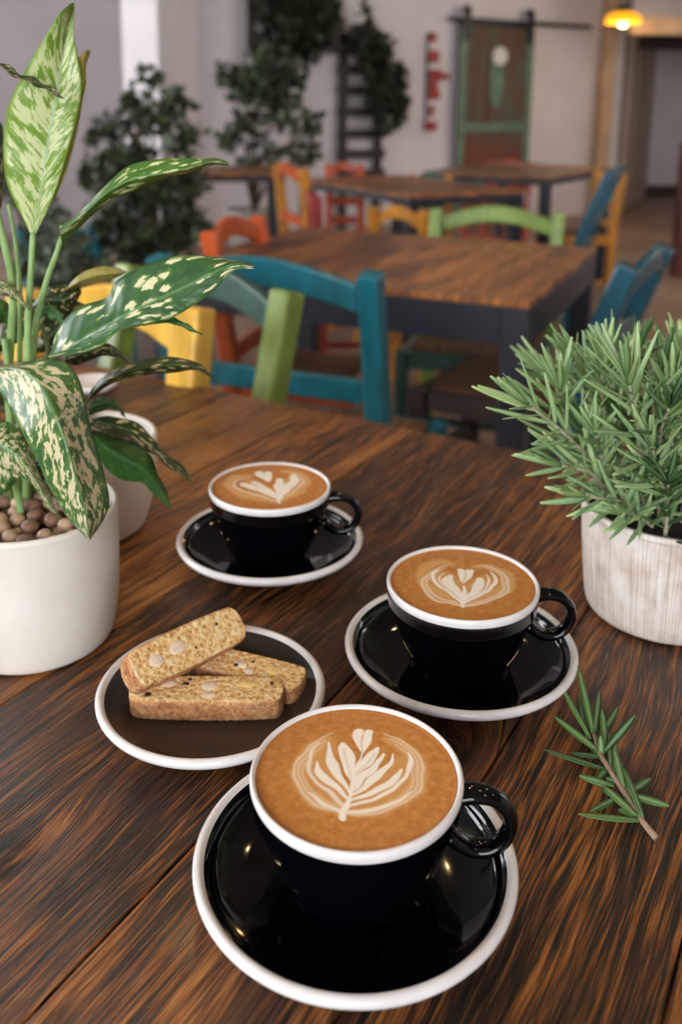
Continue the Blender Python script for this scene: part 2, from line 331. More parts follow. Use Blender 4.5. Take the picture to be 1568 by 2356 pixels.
# ------------------------------------------------------------------ sliding barn door
def door():
    m = NT('weathered_door_boards'); co = m.coord(); n1 = m.noise(m.mapping(co, (9, 9, 1.6)), 1, 5, .65, .5); n2 = m.noise(m.mapping(co, (3, 3, 1.3)), 1, 3)
    sp = m.n('ShaderNodeSeparateXYZ'); m.put(sp.inputs[0], co)
    gr = m.ramp(n1, [(.40, (84, 92, 76)), (.52, (92, 78, 66)), (.62, (98, 58, 44))]); rd = m.ramp(n1, [(.35, (112, 52, 40)), (.6, (122, 70, 52)), (.7, (78, 92, 74))])
    mp = m.n('ShaderNodeMapRange'); m.put(mp.inputs[0], m.math('ADD', sp.outputs[2], m.math('MULTIPLY', n2, .3))); mp.inputs[1].default_value = .75; mp.inputs[2].default_value = 1.1
    mat = m.set(Base_Color=m.mix(mp.outputs[0], rd, gr), Roughness=.7, Normal=m.bump(n1, .3, .003))
    green = plain('sage_green_paint', (96, 124, 106), .6, .14, 9, .2, 60)
    pale = plain('pale_grey_paint', (214, 216, 214), .5, .05)
    a, c = wp(1036), wp(1200); o3 = (a+c)/2; W = (Vector((c.x-a.x, c.y-a.y, 0))).length; zt = wp(1118, 62).z
    root = empty('sliding_door', (o3.x+wn.x*.09, o3.y+wn.y*.09, 0), math.atan2(wdir.y, wdir.x), 'weathered green and brown sliding door hung on the white wall', 'door')
    b = MB(); n = 5
    for i in range(n): b.box((-W/2+W*(i+.5)/n, 0, zt/2+.02), (W/n*.97, .035, zt-.06))
    b.build('boards', mat, root, bevel=.004)
    for s in (-1, 1): b = MB(); b.box((s*(W/2-.035), -.028, zt/2+.02), (.07, .022, zt-.06)); b.build('stile', green, root, bevel=.003)
    for z in (wp(1118, 292).z, .35): b = MB(); b.box((0, -.028, z), (W-.16, .022, .08)); b.build('cross_rail', green, root, bevel=.003)
    z0, z1 = wp(1110, 250).z, wp(1110, 105).z; b = MB(); L = z1-z0; n = 28
    pts = [(.085*math.cos(2*PI*k/n), -.02, (z0+z1)/2+L/2*math.sin(2*PI*k/n)) for k in range(n)]
    vs = [Vector(p) for p in pts]+[Vector(p)+Vector((0, -.02, 0)) for p in pts]
    b.add(vs, [(k, (k+1) % n, n+(k+1) % n, n+k) for k in range(n)]+[tuple(range(n, 2*n)), tuple(range(n-1, -1, -1))]); b.build('oval_panel', green, root)
    zz = wp(1118, 130).z; b = MB(); n = 20
    pts = [(.02+.085*math.cos(2*PI*k/n), -.041, zz+.085*math.sin(2*PI*k/n)) for k in range(n)]; vs = [Vector(p) for p in pts]+[Vector(p)+Vector((0, -.015, 0)) for p in pts]
    b.add(vs, [(k, (k+1) % n, n+(k+1) % n, n+k) for k in range(n)]+[tuple(range(n, 2*n)), tuple(range(n-1, -1, -1))]); o = b.build('round_plaque', pale, root); o['label'] = 'pale round plaque'
    iron = plain('black_iron', (34, 34, 38), .45, .1, 30)
    for s in (-1, 1):
        b = MB(); b.box((s*(W/2-.06), -.05, zt+.0), (.07, .02, .30)); b.lathe([(.001, -.012), (.05, -.012), (.05, .012), (.001, .012)], 20)
        b.v[-80:] = [(v[0]+s*(W/2-.06), v[2]-.03, v[1]+zt+.13) for v in b.v[-80:]]
        b.build('hanger', iron, root, bevel=.003)
    a, c = wp(1030, 30, .05), wp(1358, 55, .05); c.z = a.z = zt+.05; LL = (c-a).length; b = MB(); b.box((0, 0, 0), (LL, .012, .045))
    for k in range(5): b.box((LL*(k+.5)/5-LL/2, .024, 0), (.02, .04, .02))
    tk = b.build('door_track', iron); tk.location = (a+c)/2+wn*.012; tk.rotation_euler = (0, 0, math.atan2(wdir.y, wdir.x))
    tag(tk, 'black iron door track running right above the sliding door', 'rail')
    b = MB(); q = wp(1110, 46); b.box((0, 0, 0), (W*1.0, .05, .05)); o = b.build('top_bar', iron, root); o.location = (0, 0, zt+.01)
door()

# ------------------------------------------------------------------ red wall sign (blurred, unreadable)
def wall_sign():
    red = plain('dark_red_enamel', (150, 34, 40), .5, .1); bar_ = plain('mauve_metal', (120, 96, 104), .5)
    q = wp(985, 190, .03); root = empty('wall_sign', q, math.atan2(wdir.y, wdir.x), 'narrow vertical dark red sign on the white wall left of the sliding door', 'sign')
    b = MB()
    def L(px, py, off=.0): p = wp(px, py, .03)-q; return Vector((Vector((p.x, p.y, 0)).dot(wdir), off, p.z))
    a, c = L(985, 75), L(978, 300); b.bar(a, c, .02, .015); b.build('backing_bar', bar_, root)
    for (px, py, w_, h_) in [(992, 86, 20, 20), (994, 130, 28, 26), (998, 172, 30, 24), (1015, 176, 34, 14), (994, 198, 22, 24), (996, 218, 28, 20), (988, 290, 30, 20), (990, 255, 10, 26)]:
        p = L(px, py, -.022); b = MB(); b.box(p, (w_*.0042, .025, h_*.0042)); b.build('character', red, root, bevel=.006)
wall_sign()

# ------------------------------------------------------------------ trellis shelves and vines on the wall
dw = plain('dark_slat_timber', (40, 31, 29), .6, .15, 12)
def wl(px, py, off, q=None): return wp(px, py, off)
def ladder():
    root0 = wp(825, 300, .06); root = empty('wooden_ladder_rack', (root0.x, root0.y, 0), 0, 'dark wooden ladder rack standing against the white wall under trailing vines', 'rack')
    o = Vector((root0.x, root0.y, 0))
    for px in (790, 872):
        b = MB(); a = wp(px, 75 if px < 800 else 95, .06); c = Vector((a.x, a.y, 0)); b.bar(c-o, a-o, .075, .045, up=wn); b.build('upright', dw, root, bevel=.004)
    for py in (112, 160, 209, 258, 308, 354, 400):
        b = MB(); a, c = wp(776, py, .08), wp(884, py, .08); z = wp(825, py, .08).z; a.z = c.z = z; b.bar(a-o, c-o, .03, .085); b.build('rung', dw, root, bevel=.004)
ladder()
def shelf():
    root0 = wp(670, 60, .12); o = Vector((root0.x, root0.y, root0.z)); root = empty('wall_trellis', o, 0, 'dark wooden wall trellis at the top, buried in hanging greenery', 'trellis')
    for px in (578, 668, 762):
        b = MB(); a, c = wp(px, -40, .12), wp(px, 105, .12); a.x = c.x; a.y = c.y; b.bar(c-o, a-o, .06, .05, up=wn); b.build('upright', dw, root)
    for py in (-30, 30, 105):
        b = MB(); a, c = wp(570, py, .14), wp(860 if py > 90 else 775, py, .14); c.z = a.z; b.bar(a-o, c-o, .03, .07); b.build('slat', dw, root)
shelf()
def foliage(blobs, seed, leaf=.03, ratio=.42, thin=1.0):
    """blobs: (centre, radii, count); every leaf is a small folded blade"""
    rnd = random.Random(seed); mb = MB(); sd = []
    for c, r, n in blobs:
        for _ in range(int(n*thin)):
            d = Vector((rnd.gauss(0, 1), rnd.gauss(0, 1), rnd.gauss(0, 1))).normalized()*rnd.random()**.5
            p = Vector(c)+Vector((d.x*r[0], d.y*r[1], d.z*r[2]))
            t = Vector((rnd.gauss(0, 1), rnd.gauss(0, 1), rnd.gauss(-.2, 1))).normalized(); s = t.cross(Vector((rnd.gauss(0, 1), rnd.gauss(0, 1), rnd.gauss(0, 1)))).normalized(); nn = t.cross(s)
            L = leaf*rnd.uniform(.6, 1.3); W = L*ratio
            mb.add([p, p+t*L*.4+s*W+nn*W*.3, p+t*L*.5, p+t*L*.4-s*W+nn*W*.3, p+t*L-nn*L*.12], [(0, 2, 1), (0, 3, 2), (1, 2, 4), (2, 3, 4)])
            sd += [rnd.random()]*5
    mb.at['seed'] = ('FLOAT', sd); return mb
vine_m = foliage_mat('dark_vine_leaves', (24, 30, 18), (56, 66, 36)); bark = plain('brown_twigs', (72, 54, 38), .8)
def hanging(name, label, blobpx, off, seed, leaf, mat, group=None, cat='plant'):
    bl = []
    for px, py, rx, ry, n in blobpx:
        c = wp(px, py, off); s_ = c.y/FPX; bl.append((c, (rx*s_, .10, ry*s_), n))
    top = max(bl, key=lambda q: q[0].z)[0]; root = empty(name, top, 0, label, cat, group)
    f = foliage([(c-top, r, n) for c, r, n in bl], seed, leaf).build('foliage', mat, root)
    b = MB()
    for c, r, n in bl: b.tube(spline([(0, 0, r[2]), ((c-top)*.5+Vector((.03, 0, .04))), (c-top)], 6), .006, 5)
    b.build('stem', bark, root)
hanging('trailing_vine', 'dark trailing vine massed over the wall trellis at the top', [(640, 20, 60, 60, 300), (700, 60, 70, 70, 500), (660, 110, 80, 45, 350), (740, 30, 40, 50, 200), (620, 160, 40, 50, 150)], .22, 3, .10, vine_m, 'vines on the back wall')
hanging('trailing_vine', 'dark vine hanging down the right side of the ladder rack', [(835, 90, 40, 35, 180), (865, 130, 40, 50, 260), (870, 200, 35, 60, 280), (915, 175, 22, 22, 80), (905, 235, 35, 40, 180), (890, 275, 35, 28, 120), (835, 30, 10, 10, 5)], .24, 4, .09, vine_m, 'vines on the back wall')
def bush(name, label, blobpx, Y, seed, leaf, mat, base, potr=.18, poth=.34, potc=(150, 140, 132), trunkr=.012):
    base = Vector((base[0], base[1], 0)); root = empty(name, base, 0, label, 'plant', 'leafy plants at the back left')
    bl = []
    for px, py, rx, ry, n in blobpx:
        c = at(px, py, Y=Y+random.uniform(-.12, .12)); s_ = Y/FPX; bl.append((c-base, (rx*s_, .14, ry*s_), n))
    foliage(bl, seed, leaf*.85, .38, .62).build('foliage', mat, root)
    b = MB()
    for c, r, n in bl: b.tube(spline([(0, 0, poth-.03), tuple(Vector((c.x*.35, c.y*.35, (c.z+poth)*.5))), tuple(c)], 7), [trunkr*(1-.1*k) for k in range(7)], 6)
    b.build('branches', bark, root)
    b = MB(); b.lathe([(.001, 0), (potr*.75, 0), (potr, poth), (potr*.92, poth), (potr*.9, poth-.04), (.001, poth-.04)], 32); b.build('pot', plain(name+'_pot', potc, .7), root, smooth=True)
bush_m = foliage_mat('dark_green_leaves', (24, 34, 22), (70, 86, 50)); bush2_m = foliage_mat('grey_green_leaves', (34, 48, 36), (92, 112, 84))
bush('ficus_tree', 'dark small-leaved potted shrub behind the spotted houseplant', [(345, 180, 28, 28, 60), (300, 230, 26, 26, 70), (330, 270, 50, 45, 170), (400, 235, 40, 30, 110), (250, 300, 45, 45, 160), (300, 360, 60, 40, 220), (420, 320, 45, 40, 150), (230, 400, 50, 50, 180), (350, 440, 90, 55, 360), (430, 520, 60, 70, 330), (330, 570, 90, 65, 420), (240, 520, 60, 70, 260), (440, 420, 40, 40, 120)], 4.0, 11, .065, bush_m, (-.80, 4.0))
bush('weeping_fig', 'tall wispy potted fig standing in front of the dark trellis', [(520, 170, 28, 28, 60), (560, 200, 50, 45, 220), (600, 170, 50, 60, 220), (640, 240, 60, 50, 260), (570, 290, 45, 45, 170), (700, 290, 50, 30, 120), (620, 350, 50, 25, 90), (700, 350, 45, 30, 110), (520, 320, 30, 30, 60), (660, 180, 50, 50, 180), (570, 380, 22, 30, 40)], 6.4, 12, .085, bush_m, (-.62, 6.5), .2, .4)
bush('bushy_shrub', 'low grey-green shrub at the far left behind the spotted houseplant', [(110, 510, 60, 60, 200), (150, 590, 60, 60, 240), (60, 600, 50, 60, 140), (200, 640, 50, 40, 160), (20, 420, 40, 50, 100), (110, 640, 60, 40, 160)], 3.0, 13, .05, bush2_m, (-.96, 3.0), .14, .28)

# ------------------------------------------------------------------ pendant lamps
amber = NT('lit_amber_shade'); e = amber.b.inputs; e['Emission Color'].default_value = lin((255, 170, 20)); e['Emission Strength'].default_value = 1.0; amber.set(Base_Color=lin((230, 150, 30)), Roughness=.4)
bulb_m = NT('lit_bulb'); bulb_m.b.inputs['Emission Color'].default_value = lin((255, 206, 60)); bulb_m.b.inputs['Emission Strength'].default_value = 1.5
bulb_m2 = NT('lit_filament_bulb'); bulb_m2.b.inputs['Emission Color'].default_value = lin((255, 214, 150)); bulb_m2.b.inputs['Emission Strength'].default_value = 90
cap_m = plain('dark_lamp_cap', (44, 34, 28), .5)
def pendant(loc, label, far=False):
    root = empty('pendant_lamp', loc, 0, label, 'lamp', 'pendant lamps'); 
    if far:
        b = MB(); b.lathe([(.152, -.030), (.148, .012), (.115, .045), (.06, .062), (.055, .058), (.11, .040), (.142, .008), (.147, -.030), (.152, -.030)], 40); b.build('lamp_shade', amber.mat, root, smooth=True)
        b = MB(); b.ball((0, 0, -.005), .058, 20, 14); b.build('bulb', bulb_m.mat, root, smooth=True)
        b = MB(); b.lathe([(.001, .056), (.075, .056), (.06, .085), (.03, .11), (.001, .11)], 24); b.build('lamp_cap', cap_m, root, smooth=True)
        l = bpy.data.lights.new('pendant_light', 'POINT'); l.energy = 10; l.color = (1, .66, .28); l.shadow_soft_size = .05; lo = bpy.data.objects.new('pendant_light', l); COL.objects.link(lo); lo.parent = root; lo.location = (0, 0, -.10)
    else:
        b = MB(); b.ball((0, 0, 0), (.03, .03, .038), 16, 10); b.build('bulb', bulb_m2.mat, root, smooth=True)
        b = MB(); b.lathe([(.001, .035), (.02, .035), (.018, .09), (.001, .09)], 20); b.build('socket', cap_m, root, smooth=True)
    b = MB(); b.tube([(0, 0, .08), (0, 0, 3.29-loc[2])], .004, 6); b.build('cord', cap_m, root)
q = at(1433, 44, Y=8.2); pendant(q, 'glowing amber pendant lamp at the top right by the passage', True)
for (x, y, z, nm_) in [(-.95, 1.1, 2.35, 'over the rear houseplant'), (-.45, .75, 2.45, 'over the spotted houseplant'), (.12, 1.35, 2.3, 'over the teal chair back'), (.55, .9, 2.5, 'over the rosemary'), (.95, 1.7, 2.3, 'over the chair at the right edge'), (-.35, 1.9, 2.4, 'over the orange chair'), (.3, 2.2, 2.5, 'over the navy-framed table'), (1.3, .6, 2.4, 'farthest right'), (-.75, .05, 2.4, 'nearest on the left'), (.75, -.1, 2.45, 'nearest on the right')]:
    pendant((x, y, z), 'bare bulb pendant lamp hanging above the front tables, %s' % nm_)

# ================================================================== FURNITURE
TROT = math.radians(60)
uu = Vector((math.cos(TROT), math.sin(TROT), 0)); vv = Vector((math.sin(TROT), -math.cos(TROT), 0))
def tabletop(name, mat, parent, L, y_edges, th=.034, x0=0, gap=.0012, seed=1):
    rnd = random.Random(seed); mb = MB(); bo = []
    for i in range(len(y_edges)-1):
        a, c = y_edges[i]+gap/2, y_edges[i+1]-gap/2; dz = rnd.uniform(-.0004, .0004)
        mb.box((x0+L/2, (a+c)/2, -th/2+dz), (L, c-a, th)); bo += [rnd.random()]*8
    mb.box((x0+L/2, (y_edges[0]+y_edges[-1])/2, -th*.6), (L-.004, y_edges[-1]-y_edges[0]-.004, th*.7)); bo += [0]*8
    mb.at['boff'] = ('FLOAT', bo); return mb.build(name, mat, parent, bevel=.0009, segs=2)
# ---- our table.  local x = along the boards (away from camera), local y = -v
seams = [-1.10, -.96, -.82, -.682, -.555, -.425, -.256, -.150, -.037, .10, .22, .36, .50]
root = empty('dining_table', (0, 0, TZ), TROT, 'dark-stained plank dining table filling the foreground under the coffees', 'table')
def tl(px, py): p = at(px, py, z=TZ); return (Vector((p.x, p.y, 0)).dot(uu), -Vector((p.x, p.y, 0)).dot(vv))
kn = []
for px, py, amp, sx, sy in [(930, 1210, .016, .050, .013), (1088, 1136, .012, .045, .010), (1065, 1745, .020, .035, .018), (820, 1105, .010, .06, .010), (50, 1995, .007, .05, .010)]:
    a, c = tl(px, py); kn.append((a, c, amp, sx, sy))
near_wood = wood_table('dark_plank_wood', kn)
tabletop('tabletop', near_wood, root, 1.35, [-s for s in seams][::-1], x0=-.445)
navy = plain('navy_black_steel', (30, 33, 44), .42, .12, 8, .1, 60)
def underframe(root, x0, x1, y0, y1, leg=.05, ap=.06, th=.034, H=TZ, ins=.0):
    for x in (x0+leg/2, x1-leg/2):
        for y in (y0+leg/2, y1-leg/2):
            b = MB(); b.box((x, y, -th-(H-th)/2-.0005), (leg, leg, H-th-.001)); b.build('leg', navy, root, bevel=.003)
    b = MB(); zz = -th-ap/2-.001
    for y in (y0+leg*.25, y1-leg*.25): b.box(((x0+x1)/2, y, zz), (x1-x0-2*leg, leg*.5, ap))
    for x in (x0+leg*.25, x1-leg*.25): b.box((x, (y0+y1)/2, zz), (leg*.5, y1-y0-2*leg, ap))
    b.build('apron', navy, root, bevel=.003)
underframe(root, -.43, .89, -.485, 1.085)
far_wood = wood_table('brown_plank_wood', (), 1.15, 1.0, coat=.15)
def far_table(corner, ang, Lx, Ly, label, n=6, seed=3, ap=.075, th=.03):   # corner = nearest corner; local x and y run away from it
    r = empty('cafe_table', (corner[0], corner[1], TZ), ang, label, 'table', 'plank tables on navy frames')
    tabletop('tabletop', far_wood, r, Lx, [Ly*i/n for i in range(n+1)], seed=seed, th=.014)
    underframe(r, .0, Lx, .0, Ly, leg=.055, ap=ap, th=.014)
    return r
far_table((.358, 1.711), math.radians(66), .78, .86, 'brown plank table with a navy steel frame behind the teal chair', seed=5)
far_table((.28, 3.86), math.radians(30), .62, 1.0, 'small far plank table behind the pale green chair back', seed=6, ap=.03)
far_table((1.10, 4.95), math.radians(58), 1.15, .75, 'farthest plank table in front of the weathered sliding door', seed=7, ap=.03)
far_table((-1.15, 4.9), math.radians(8), .85, .7, 'far plank table at the left behind the tall orange chair', seed=8, ap=.03)

# ------------------------------------------------------------------ chairs
def straw():
    m = NT('woven_rush_seat'); co = m.coord(); wv_ = m.n('ShaderNodeTexWave'); m.put(wv_.inputs[0], co); wv_.inputs['Scale'].default_value = 90; wv_.bands_direction = 'X'
    return m.set(Base_Color=m.ramp(m.noise(m.mapping(co, (200, 10, 10)), 1, 3), [(.35, (74, 46, 26)), (.65, (140, 98, 58))]), Roughness=.7, Normal=m.bump(wv_.outputs[1], .4, .003))
rush = straw()
def chair(P, n_, mat, label, W=.38, H=None, D=.36, d=None, railmat=None, lean=.07, seat_mat=None, slats=2, post=.038, name='rush_seat_chair', seat_z=.45, framemat=None):
    """P = top of a back post (x, y, z); n_ = horizontal direction the chair faces; d points from this post to the other"""
    n_ = Vector((n_[0], n_[1], 0)).normalized(); yl = -n_; xl = Vector((yl.y, -yl.x, 0)); d = Vector((d[0], d[1], 0)) if d else -xl
    sx = 1 if d.dot(xl) < 0 else -1; H = H or P[2]; ytop = D/2+lean
    c = Vector((P[0], P[1], 0)) - xl*sx*(W/2) - yl*ytop
    root = empty(name, c, math.atan2(xl.y, xl.x), label, 'chair', 'painted rush-seat chairs'); railmat = railmat or mat
    for s in (-1, 1):
        b = MB(); pts = [(s*W/2, D/2+.015, 0), (s*W/2, D/2, seat_z*.55), (s*W/2, D/2, seat_z), (s*W/2, D/2+lean*.45, seat_z+(H-seat_z)*.5), (s*W/2, ytop, H)]
        b.strip(spline(pts, 10), [post]*10, [post*1.05]*10, (1, 0, 0)); b.build('back_post', mat, root, bevel=.006, segs=3)
        b = MB(); b.strip([(s*W/2, -D/2, 0), (s*W/2, -D/2, seat_z+.005)], [post*.95]*2, [post*.95]*2, (1, 0, 0)); b.build('front_leg', framemat or mat, root, bevel=.005)
    def yb(z): return D/2 + lean*((z-seat_z)/(H-seat_z))**1.0 if z > seat_z else D/2
    # arched top rail
    b = MB(); N = 13; inner = W-post; rh = .046; zt = H-.022; pts = []; hs = []
    vs = []; fs = []
    for i in range(N):
        t = i/(N-1); x = -inner/2+inner*t; ar = math.sin(PI*t); zc_top = zt+.038*ar; zc_bot = zt-rh+.034*ar; y = yb(zt)+.018*ar
        for (yy, zz) in ((-.010, zc_bot), (.010, zc_bot), (.012, zc_top), (-.008, zc_top)): vs.append((x, y+yy, zz))
    for i in range(N-1):
        for k in range(4): fs.append((4*i+k, 4*i+4+k, 4*i+4+(k+1) % 4, 4*i+(k+1) % 4))
    fs += [(0, 1, 2, 3), tuple(4*(N-1)+k for k in (3, 2, 1, 0))]; b.add(vs, fs); b.build('top_rail', railmat, root, bevel=.005, smooth=False)
    for j in range(slats):
        z = seat_z + (H-seat_z)*(.46 if j == 0 else .18); b = MB(); b.box((0, yb(z)+.004, z), (inner, .018, .042)); b.build('back_rail', railmat, root, bevel=.004)
    b = MB(); zz = seat_z-.022
    b.box((0, -D/2, zz), (inner, .026, .05)); b.box((0, D/2, zz), (inner, .026, .05))
    for s in (-1, 1): b.box((s*W/2, 0, zz), (.026, D-post, .05))
    b.build('seat_frame', framemat or mat, root, bevel=.004)
    b = MB(); b.box((0, 0, seat_z-.004), (W-.03, D-.03, .03)); b.build('seat', seat_mat or rush, root, bevel=.01, segs=3)
    b = MB()
    for s in (-1, 1): b.box((s*W/2, 0, .2), (.02, D-post, .022))
    b.box((0, -D/2, .26), (inner, .02, .022)); b.build('stretcher', framemat or mat, root, bevel=.003)
    return root
teal = paint('teal_paint', (12, 102, 118)); teal2 = paint('deep_teal_paint', (12, 80, 100)); yellow = paint('yellow_paint', (234, 184, 70)); green = paint('olive_green_paint', (112, 134, 52))
dgreen = paint('dark_green_paint', (48, 84, 74)); orange = paint('orange_paint', (192, 80, 14)); lgreen = paint('light_green_paint', (124, 152, 68)); red = paint('red_paint', (140, 34, 24)); redor = paint('orange_red_paint', (176, 74, 42)); ochre = paint('ochre_paint', (190, 128, 44)); white_p = paint('pale_blue_grey_paint', (205, 212, 222))
chair(at(447, 706, Y=1.19), (-.40, -.91), yellow, 'yellow chair pushed up to the far edge of the foreground table', W=.28, post=.044, slats=0)
chair(at(662, 668, Y=1.275), (-.60, -.80), green, 'olive green chair with its shaded top rail coloured dark green, beside the yellow chair', W=.33, railmat=dgreen, lean=.10, D=.30, slats=0)  # the rail's dark green puts the shade on the olive back into its colour
chair(at(852, 628, Y=1.47), (.378, .926), teal, 'teal chair with an arched top rail, back turned to the camera', W=.40, d=(-.926, .378))
chair(at(1450, 612, Y=1.88), (-.86, .50), teal2, 'dark teal chair at the right edge above the rosemary', W=.34, lean=.11, d=(.5, .86), post=.046, framemat=darkbrown)
chair(at(1285, 492, Y=2.78), (-.29, -.957), lgreen, 'light green chair tucked in at the far side of the navy-framed table', W=.37, railmat=lgreen, lean=.08, framemat=dgreen)
chair(at(592, 496, Y=2.47), (.97, -.25), orange, 'orange chair at the left side of the navy-framed table, behind the teal chair', W=.33, d=(-.25, -.97), lean=.05, D=.28)
chair(at(697, 388, Y=3.75), (.93, .37), ochre, 'tall orange ladder-back chair standing left of the far tables', W=.34, d=(-.9, .43), railmat=orange, lean=.04)
chair(at(1405, 392, Y=3.9), (-.92, .39), teal2, 'far teal chair below the amber pendant lamp', W=.38, lean=.14, d=(.39, .92))
chair(at(1432, 400, Y=4.9), (-.97, -.25), ochre, 'ochre chair just behind the far teal chair', W=.24, D=.24, d=(-.25, .97), lean=.04)
chair(at(857, 478, Y=3.35), (.35, .94), ochre, 'yellow chair low behind the navy-framed table, left of the light green chair', W=.19, D=.26, seat_z=.42)
chair(at(726, 452, Y=3.25), (1, .1), red, 'red chair seen edge-on left of the low yellow chair', W=.22, d=(-.1, 1), D=.20, lean=.02, seat_z=.40)
chair(at(828, 378, Y=5.0), (.1, -1), redor, 'brick orange chair behind the far table, right of the tall orange chair', W=.17, D=.24)
chair(at(1032, 402, Y=5.1), (-.1, -1), ochre, 'ochre chair with a grey-green rail in front of the sliding door', W=.20, D=.24, railmat=dgreen)
chair(at(1222, 374, Y=6.4), (-.5, -.87), redor, 'orange-red chair behind the farthest table', W=.30)
chair(at(208, 520, Y=3.9), (.6, -.8), teal, 'teal chair half hidden at the far left behind the tall spotted leaf', W=.30, D=.3)
# pale steel post standing behind the table at the left
q = at(289, 750, Y=1.75); b = MB(); b.box((q.x, q.y, q.z/2), (.021, .021, q.z)); b.box((q.x, q.y, .012), (.12, .12, .022)); b.box((q.x, q.y, q.z+.01), (.03, .03, .02))
tag(b.build('metal_stand', white_p, bevel=.003), 'pale bluish metal stand behind the table, left of the yellow chair', 'stand')

# ================================================================== TABLEWARE
def ceramic(name, c, rough=.09, spec=.5):
    m = NT(name); co = m.coord(); n1 = m.noise(co, 60, 2)
    m.set(Base_Color=m.ramp(n1, [(.3, lin(tuple(x*.96 for x in c))), (.7, lin(c))]), Roughness=rough, Normal=m.bump(m.noise(co, 90, 1), .02, .001)); m.b.inputs['Specular IOR Level'].default_value = spec
    return m.mat
black_g = ceramic('black_glaze', (5, 5, 9), .07, .42); white_g = ceramic('white_glaze', (232, 229, 228), .16)
def smooth_prof(pts, n): return spline(pts, n)
def saucer(x, y, label, r=.0738, h=.0226, well=.030, mats=None, name='saucer', rim=.0021, flat=False):
    """outer profile under, white rolled rim, black inside"""
    b = MB()
    if flat: inside = [(r-.0052, h-.0012), (r-.0085, h-.0042), (r*.80, .0125), (r*.68, .0078), (r*.50, .0062), (r*.25, .0060), (.0005, .0060)]
    else: inside = [(r-.0050, h-.0006), (r-.0075, h-.0028), (r*.86, h*.70), (r*.70, h*.44), (r*.55, .0072), (well+.002, .0050), (well, .0046), (well*.5, .0046), (.0005, .0046)]
    under = [(.0005, .0012), (well*.75, .0012), (well*.78, 0), (well*.9, 0), (well*.95, .0016), (r*.70, h*.26), (r*.90, h*.66), (r-.0012, h-.0044)]
    rimp = [(r, h-.0024), (r+.0001, h-.0008), (r-.0014, h+.0010), (r-.0034, h+.0010)]
    pr = under+rimp+smooth_prof(inside, 34)
    mi = []
    for i in range(len(pr)-1):
        mi.append(1 if (len(under)-3 <= i < len(under)+len(rimp)) else 0)
    b.lathe(pr, 128, mis=mi); root = b.build(name, mats or [black_g, white_g], smooth=True); root.location = (x, y, TZ+.0005); return tag(root, label, 'saucer' if name == 'saucer' else 'plate', 'black saucers with white rims' if name == 'saucer' else None)
CR, CHH = .048, .0662            # cup rim radius and height of the rim over the table
def cup(x, y, hang, label):
    zb = .0051; root = empty('coffee_cup', (x, y, TZ+zb), 0, label, 'cup', 'black coffee cups with white rims')
    H = CHH-zb; b = MB()
    outer = [(.0005, .0020), (.0225, .0020), (.0235, 0), (.0265, 0), (.0272, .0020), (.0300, .0065), (.0350, .0150), (.0395, .0260), (.0428, .0370), (.0445, .0440)]
    band = [(.0450, .0452), (.0466, .0462), (.0470, .0480), (.0473, H-.0054)]
    rim = [(.0478, H-.0042), (CR, H-.0026), (CR-.0002, H-.0010), (CR-.0011, H), (CR-.0021, H-.0004), (CR-.0028, H-.0016)]
    inner = [(.0448, H-.0040), (.0436, H-.0080), (.0418, H-.020), (.0340, .021), (.022, .0085), (.0005, .0065)]
    pr = outer+band+rim+inner; nb = len(outer)+len(band)-1
    mi = [0 if i < nb else 1 for i in range(len(pr)-1)]
    b.lathe(pr, 128, mis=mi); b.build('cup_body', [black_g, white_g], root, smooth=True)
    # ring handle
    hd = Vector((math.cos(hang), math.sin(hang), 0)); pts = []
    prof = [(.0445, H-.0100), (.0540, H-.0088), (.0630, H-.0110), (.0690, H-.0185), (.0692, H-.0275), (.0635, H-.0355), (.0545, H-.0375), (.0475, H-.0345), (.0415, H-.0290)]
    P = spline(prof, 28); pts = [hd*r+Vector((0, 0, z)) for r, z in P]; N = len(pts); b = MB(); rs = [.0046+.0012*abs(2*i/(N-1)-1)**3 for i in range(N)]
    # flattened oval section, wider across than thick
    side = Vector((-hd.y, hd.x, 0)); vs = []; n = 16
    for i, p in enumerate(pts):
        t = (pts[min(i+1, N-1)]-pts[max(i-1, 0)]).normalized(); nn = t.cross(side).normalized()
        for k in range(n): a = 2*PI*k/n; vs.append(p+side*math.cos(a)*rs[i]*1.15+nn*math.sin(a)*rs[i]*.72)
    b.add(vs, [(i*n+k, i*n+(k+1) % n, (i+1)*n+(k+1) % n, (i+1)*n+k) for i in range(N-1) for k in range(n)]+[tuple(range(n-1, -1, -1)), tuple((N-1)*n+k for k in range(n))])
    b.build('handle', black_g, root, smooth=True)
    return root
